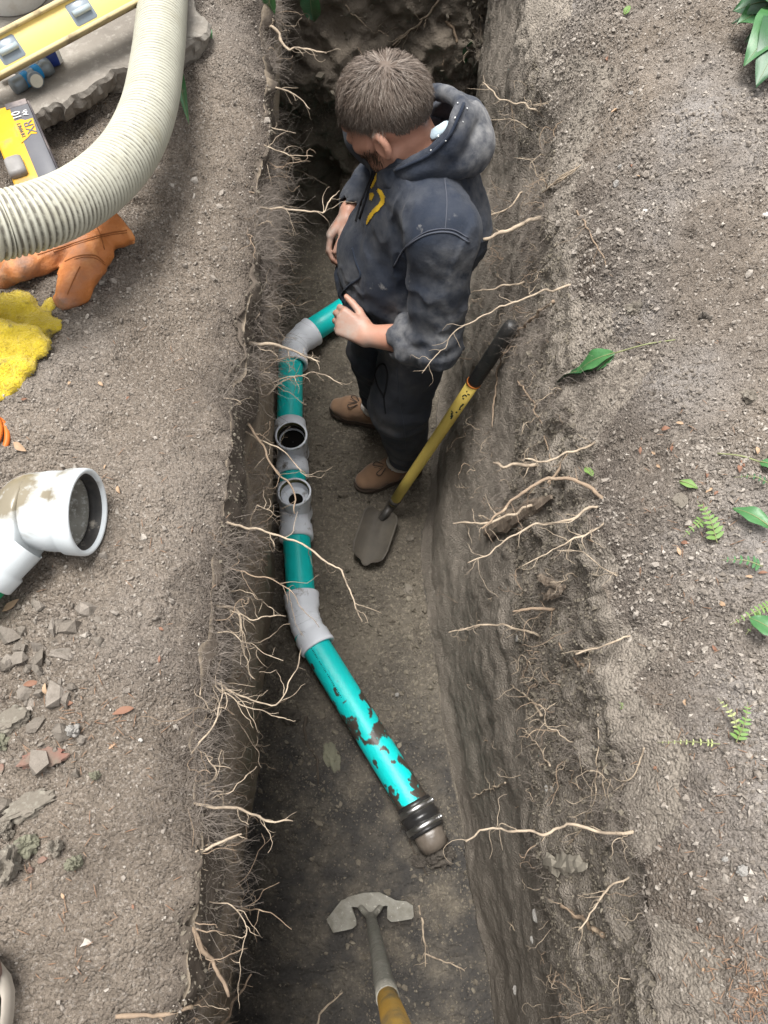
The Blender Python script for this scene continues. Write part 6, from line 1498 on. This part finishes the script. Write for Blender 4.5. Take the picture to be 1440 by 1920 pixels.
def leafmesh(base, tip, up_, wid, bend=.15, fold=.25, n=16, m=9, seed=0, shape=((0, .06), (.1, .5), (.3, .92), (.45, 1), (.65, .85), (.85, .42), (1, .02)), th=.0006):
    base = np.asarray(base); tip = np.asarray(tip); d = tip - base; L = np.linalg.norm(d); d = d / L; s = nrm(np.cross(d, up_)); u = np.cross(s, d); V = []; f = []
    for layer in (0, 1):
        for i in range(n):
            t = i / (n - 1); w_ = np.interp(t, *xy(shape)) * wid * .5
            for j in range(m):
                q = j / (m - 1) * 2 - 1
                ruf = .05 * wid * math.sin(t * 13 + seed + (2 if q > 0 else 0)) * abs(q) ** 2
                V.append(base + d * (t * L) + s * q * w_ + u * (bend * L * math.sin(t * math.pi) + abs(q) * w_ * fold + ruf + .0008 * math.cos(q * 9) * (1 - t) - th * layer))
    k = n * m
    for i in range(n - 1):
        for j in range(m - 1):
            a = i * m + j; f.append((a, a + 1, a + m + 1, a + m)); f.append((k + a, k + a + m, k + a + m + 1, k + a + 1))
    return np.array(V), f
UPZ = A(0, 0, 1)
def leaf3(name, lab, b, t, wid, m=None, zb=.02, zt_=.02, bend=.12, fold=.25, stem=None, seed=0, parent=None):
    pb, _ = hit(*b); pt_, _ = hit(*t)
    pb = at(*b, pb[2] + zb); pt_ = at(*t, pt_[2] + zt_)
    w_ = pxr(pb, wid) * 2
    lf = parent or thing(name, lab, 'leaf', drop(pb)); v, f = leafmesh(pb, pt_, UPZ, w_, bend, fold, seed=seed); o = part('leaf_blade', v, f, m or M_LEAF, lf)
    mid = np.array([v[i * 9 + 4] for i in range(16)]) + A(0, 0, .0004); v2, f2 = tube(mid, np.linspace(.0011, .0003, 16), 5); part('midrib', v2, f2, M_STEM, o)
    if stem:
        ps, _ = hit(*stem); q = catmull([at(*stem, ps[2] + .006), (at(*stem, ps[2] + .01) + pb) / 2 + A(0, 0, .006), pb], 12); v, f = tube(q, np.linspace(.0012, .0016, 12), 6); part('stem', v, f, M_STEM, lf)
    return lf
# big-leaved clump in the top right corner
crown = hit(1476, 66)[0]
clumpl = thing('hosta_plant', 'clump of broad glossy green leaves in the top right corner', 'plant', crown)
for k, (tx, ty, wd, zt_, m_) in enumerate([(1374, 22, 70, .05, M_LEAF_D), (1382, 46, 62, .06, M_LEAF), (1394, -8, 90, .10, M_LEAF), (1396, 122, 66, .05, M_LEAF), (1418, 160, 74, .03, M_LEAF_D), (1372, 44, 20, .03, M_LEAF_D), (1396, 80, 30, .015, M_LEAF_D), (1460, -60, 60, .1, M_LEAF), (1540, 20, 60, .08, M_LEAF), (1530, 120, 60, .06, M_LEAF)]):
    pb = crown + A(R_.uniform(-.01, .01), R_.uniform(-.01, .01), .035); pt_ = at(tx, ty, hit(tx, ty)[0][2] + zt_); v, f = leafmesh(pb, pt_, UPZ, pxr(pb, wd) * 2.7, .18, .12, seed=k); o = part('leaf', v, f, m_, clumpl)
    mid = np.array([v[i * 9 + 4] for i in range(16)]) + A(0, 0, .0005); v2, f2 = tube(mid, np.linspace(.0013, .0003, 16), 5); part('midrib', v2, f2, M_STEM, o)
l1 = leaf3('fallen_leaf', 'green leaf pair with long stalk lying over the right rim', (1153, 662), (1080, 702), 46, M_LEAF, .02, .02, .10, .2, (1266, 637))
leaf3('', '', (1112, 694), (1040, 733), 34, M_LEAF_D, .015, .005, .1, .3, parent=l1, seed=3)
leaf3('', '', (1152, 664), (1118, 695), 16, M_LEAF, .012, .012, .05, .3, parent=l1, seed=4)
leaf3('fallen_leaf', 'green pointed leaf at the right edge below the ferns top', (1446, 990), (1374, 953), 36, M_LEAF, .02, .012, .12, .25, seed=5)
leaf3('fallen_leaf', 'small green leaf with pale stalk at right edge above it', (1425, 866), (1462, 880), 26, M_LEAF, .012, .02, .1, .25, (1345, 850), seed=6)
leaf3('fallen_leaf', 'green leaf lying on the small fern at the right edge', (1460, 1192), (1404, 1158), 42, M_LEAF, .03, .03, .12, .25, seed=7)
leaf3('fallen_leaf', 'small bright leaf tip above the upper fern', (1274, 902), (1309, 916), 18, M_FERN, .012, .008, .1, .2, seed=8)
leaf3('fallen_leaf', 'tiny round green leaf on the right wall by the roots', (1098, 876), (1112, 893), 17, M_FERN, .012, .012, .05, .1, seed=9)
leaf3('fallen_leaf', 'tiny bright green sprig near the top of the right bank', (1170, 28), (1182, 10), 12, M_FERN, .006, .014, .1, .2, seed=10)
leaf3('fallen_leaf', 'strap shaped green leaf lying right of the hose bend', (333, 122), (354, 232), 18, M_LEAF, .012, .012, .10, .5, seed=11)
leaf3('fallen_leaf', 'small green leaf beside the concrete slab corner', (384, 48), (398, 74), 14, M_LEAF, .015, .01, .1, .3, seed=12)
for lab_, b_, t_, wd_, sd_ in (('dark green strap leaf hanging at the top edge of the left rim', at(509, -30, .02), at(501, 62, -.10), .034, 13), ('dark green leaf dangling over the trench at the top edge', at(580, -28, -.02), at(588, 40, -.16), .050, 14)):
    lf = thing('hanging_leaf', lab_, 'leaf', b_); v, f = leafmesh(b_, t_, A(0, -.7, .7), wd_, .04, .25, seed=sd_); o = part('leaf_blade', v, f, M_LEAF, lf)
    mid = np.array([v[i * 9 + 4] for i in range(16)]) + A(0, -.0004, .0004); v2, f2 = tube(mid, np.linspace(.0012, .0003, 16), 5); part('midrib', v2, f2, M_STEM, o)
    v2, f2 = tube(catmull([b_, b_ + A(-.05, .03, .005), b_ + A(-.11, .03, -.03)], 10), .0013, 6); part('stem', v2, f2, M_STEM, lf)
leaf3('hanging_leaf', 'dark wilted leaf on the far face right of the hair', (884, 78), (872, 120), 20, M_LEAF_D, .02, .0, .05, .25, seed=15)
FRS = ((0, .3), (.15, .9), (.4, 1), (.7, .8), (.9, .4), (1, .05))
pv, pf = leafmesh(A(0, 0, 0), A(1, 0, 0), UPZ, .42, .04, .12, 8, 5, 0, FRS, .02); pin = mesh_of('leaflet', pv, pf)
def fern(lab, b, t, wid, m, n=9, z=.02):
    me = pin.copy(); me.materials.clear(); me.materials.append(m)
    p0, _ = hit(*b); p1, _ = hit(*t); p0 = at(*b, p0[2] + .008); p1 = at(*t, p1[2] + z); fr = thing('fern', lab, 'fern', drop(p0)); path = catmull([p0, (p0 + p1) / 2 + A(0, 0, .012), p1], 20)
    v, f = tube(path, np.linspace(.0011, .0004, 20), 5); part('stalk', v, f, M_STEM, fr); T_, N_, B_ = frames(path); w_ = pxr(p0, wid)
    for k in range(n):
        i = int(2 + k * 17 / n); t_ = k / n
        for sg in (-1, 1):
            s = nrm(np.cross(T_[i], UPZ)) * sg; d = nrm(s + T_[i] * .35 + A(0, 0, R_.uniform(-.1, .25))); u = nrm(UPZ - d * d[2]); r = np.cross(u, d); l = w_ * (1 - .75 * t_ ** 1.3) * R_.uniform(.85, 1.1)
            o = bpy.data.objects.new('leaflet', me); COL.objects.link(o); o.parent = fr
            M4 = Matrix(((d[0] * l, r[0] * l, u[0] * l, 0), (d[1] * l, r[1] * l, u[1] * l, 0), (d[2] * l, r[2] * l, u[2] * l, 0), (0, 0, 0, 1))); M4.translation = Vector(path[i] - wpos(fr)); o.matrix_local = M4
fern('bright green fern frond on the right bank beside the flat clod', (1345, 1018), (1306, 938), 40, M_FERN, 8)
fern('smaller fern frond just left of the bright one', (1318, 975), (1280, 1008), 26, M_FERN, 5)
fern('fern frond at the right edge under a broad leaf', (1450, 1132), (1368, 1172), 26, M_FERN, 8)
fern('short fern frond below the broad leaf at right edge', (1425, 1150), (1398, 1190), 22, M_FERN, 6)
fern('sparse fern sprig at right between leaf and pale soil', (1430, 1062), (1352, 1050), 30, M_LEAF, 6, .01)
fern('pale yellow green fern frond on the right bank above the clods', (1380, 1392), (1402, 1316), 34, M_FERN, 7)
fern('faded fern frond left of the pale fern', (1388, 1380), (1345, 1308), 26, M_FERN_P, 7)
fern('withered fern frond lying toward the rim on the right', (1350, 1395), (1232, 1392), 16, M_FERN_P, 9, .006)
fern('tiny green sprig on the right rim among fine roots', (1165, 1330), (1160, 1316), 9, M_FERN, 4, .006)
fern('low dark sprig at the right edge above the pointed leaf', (1440, 905), (1376, 895), 20, M_LEAF_D, 5, .01)
# dead leaves, one by one, and a felt of needles
dead = [(1141, 112, 16), (1155, 212, 22), (1183, 312, 8), (1196, 332, 9), (1202, 846, 16), (1226, 852, 12), (1262, 842, 14), (1236, 876, 13), (1250, 806, 24), (1276, 796, 20), (1322, 892, 14), (1330, 922, 18), (1342, 926, 16), (1296, 988, 15), (1286, 1020, 20), (1272, 1035, 18), (1392, 870, 16), (1418, 845, 16), (1430, 1076, 18), (1404, 1082, 16), (1386, 880, 18), (22, 1136, 36), (60, 1282, 30), (88, 1290, 24), (128, 1318, 26), (40, 838, 34), (240, 750, 10), (130, 722, 10), (48, 748, 14), (212, 1400, 16), (232, 1335, 40), (118, 1680, 12), (250, 1700, 10), (1288, 1320, 18), (1340, 1215, 14), (1352, 1130, 18), (1232, 1440, 14), (1322, 1818, 12), (1310, 1740, 10), (198, 878, 10), (302, 1180, 12), (225, 920, 18), (300, 1236, 14), (190, 722, 14)]
LMK = [('the broad leaved clump', 1410, 60), ('the pair of white stone flakes', 1204, 404), ('the tan stone', 1156, 345), ('the stalked green leaf pair', 1110, 690), ('the bright fern frond', 1322, 975), ('the green pointed leaf', 1410, 970), ('the big crusty clod', 1402, 742), ('the pale fern', 1390, 1350), ('the fern under a broad leaf', 1405, 1160), ('the grey stone on the right', 1393, 1630), ('the needle litter', 1390, 1850), ('the flat brown clod', 1275, 938), ('the white elbow fitting', 90, 970), ('the yellow rag', 40, 640), ('the broken slab piece', 25, 1352), ('the mortar lump', 140, 1368), ('the reddish shard', 85, 1420), ('the mossy clod', 140, 1618), ('the orange cord', 5, 828), ('the brown shoe', 15, 1850), ('the leather glove', 130, 500)]
used_l = set()
for k, (x, y, l) in enumerate(dead):
    p, n_ = hit(x, y, .004); a = R_.uniform(0, 6.28); d = nrm(A(math.cos(a), math.sin(a), R_.uniform(-.1, .2))); d = d - n_ * d.dot(n_) * .8; Lr = pxr(p, l)
    v, f = leafmesh(p - d * Lr, p + d * Lr, n_, Lr * R_.uniform(.6, 1.0), R_.uniform(-.05, .2), R_.uniform(.1, .9), 8, 5, k, th=.0005)
    side_ = 'right' if x > 720 else 'left'; tint = ('russet', 'tan')[k % 2]; big_l = 'large' if l > 21 else 'small'
    for ln_, lx, ly in sorted(LMK, key=lambda q: math.hypot(q[1] - x, q[2] - y)):
        dr = ('left of' if x < lx else 'right of') if abs(x - lx) > abs(y - ly) else ('above' if y < ly else 'below')
        lab = f'{big_l} curled {tint} dead leaf {dr} {ln_}'
        if lab not in used_l: break
    used_l.add(lab)
    solo('dead_leaf', lab, 'leaf', v, f, M_DEAD[k % 2], f'dead leaves on the {side_} bank')
def needles(n, boxes, label):
    out = []
    for k in range(n):
        x0, y0, x1, y1 = boxes[k % len(boxes)]; x = R_.gauss((x0 + x1) / 2, (x1 - x0) / 3); y = R_.gauss((y0 + y1) / 2, (y1 - y0) / 3)
        p, n_ = hit(x, y, .0035)
        if p is None or p[2] < -.3: continue
        d = nrm(A(R_.gauss(0, 1), R_.gauss(0, 1), R_.gauss(0, .25))); l = R_.uniform(.003, .009); out.append(tube(np.array([p - d * l, p + A(0, 0, .001), p + d * l]), [.0004, .0006, .0003], 4))
    v, f = merge(out); struct(part('needle_litter', v, f, mat('russet_needles', (.20, .105, .062), (.28, .19, .125), 90, .7)), label, 'stuff', 'litter')
needles(170, [(1360, 1780, 1450, 1920), (1380, 1830, 1450, 1930), (1300, 1750, 1420, 1880)], 'scatter of russet needles in the lower right corner')
needles(160, [(1180, 780, 1400, 1150), (1250, 1300, 1440, 1700)], 'stray russet needles and bits on the right bank')
needles(200, [(20, 1280, 260, 1420), (60, 680, 380, 1260), (0, 1500, 250, 1850)], 'stray russet needles and bits on the left bank')
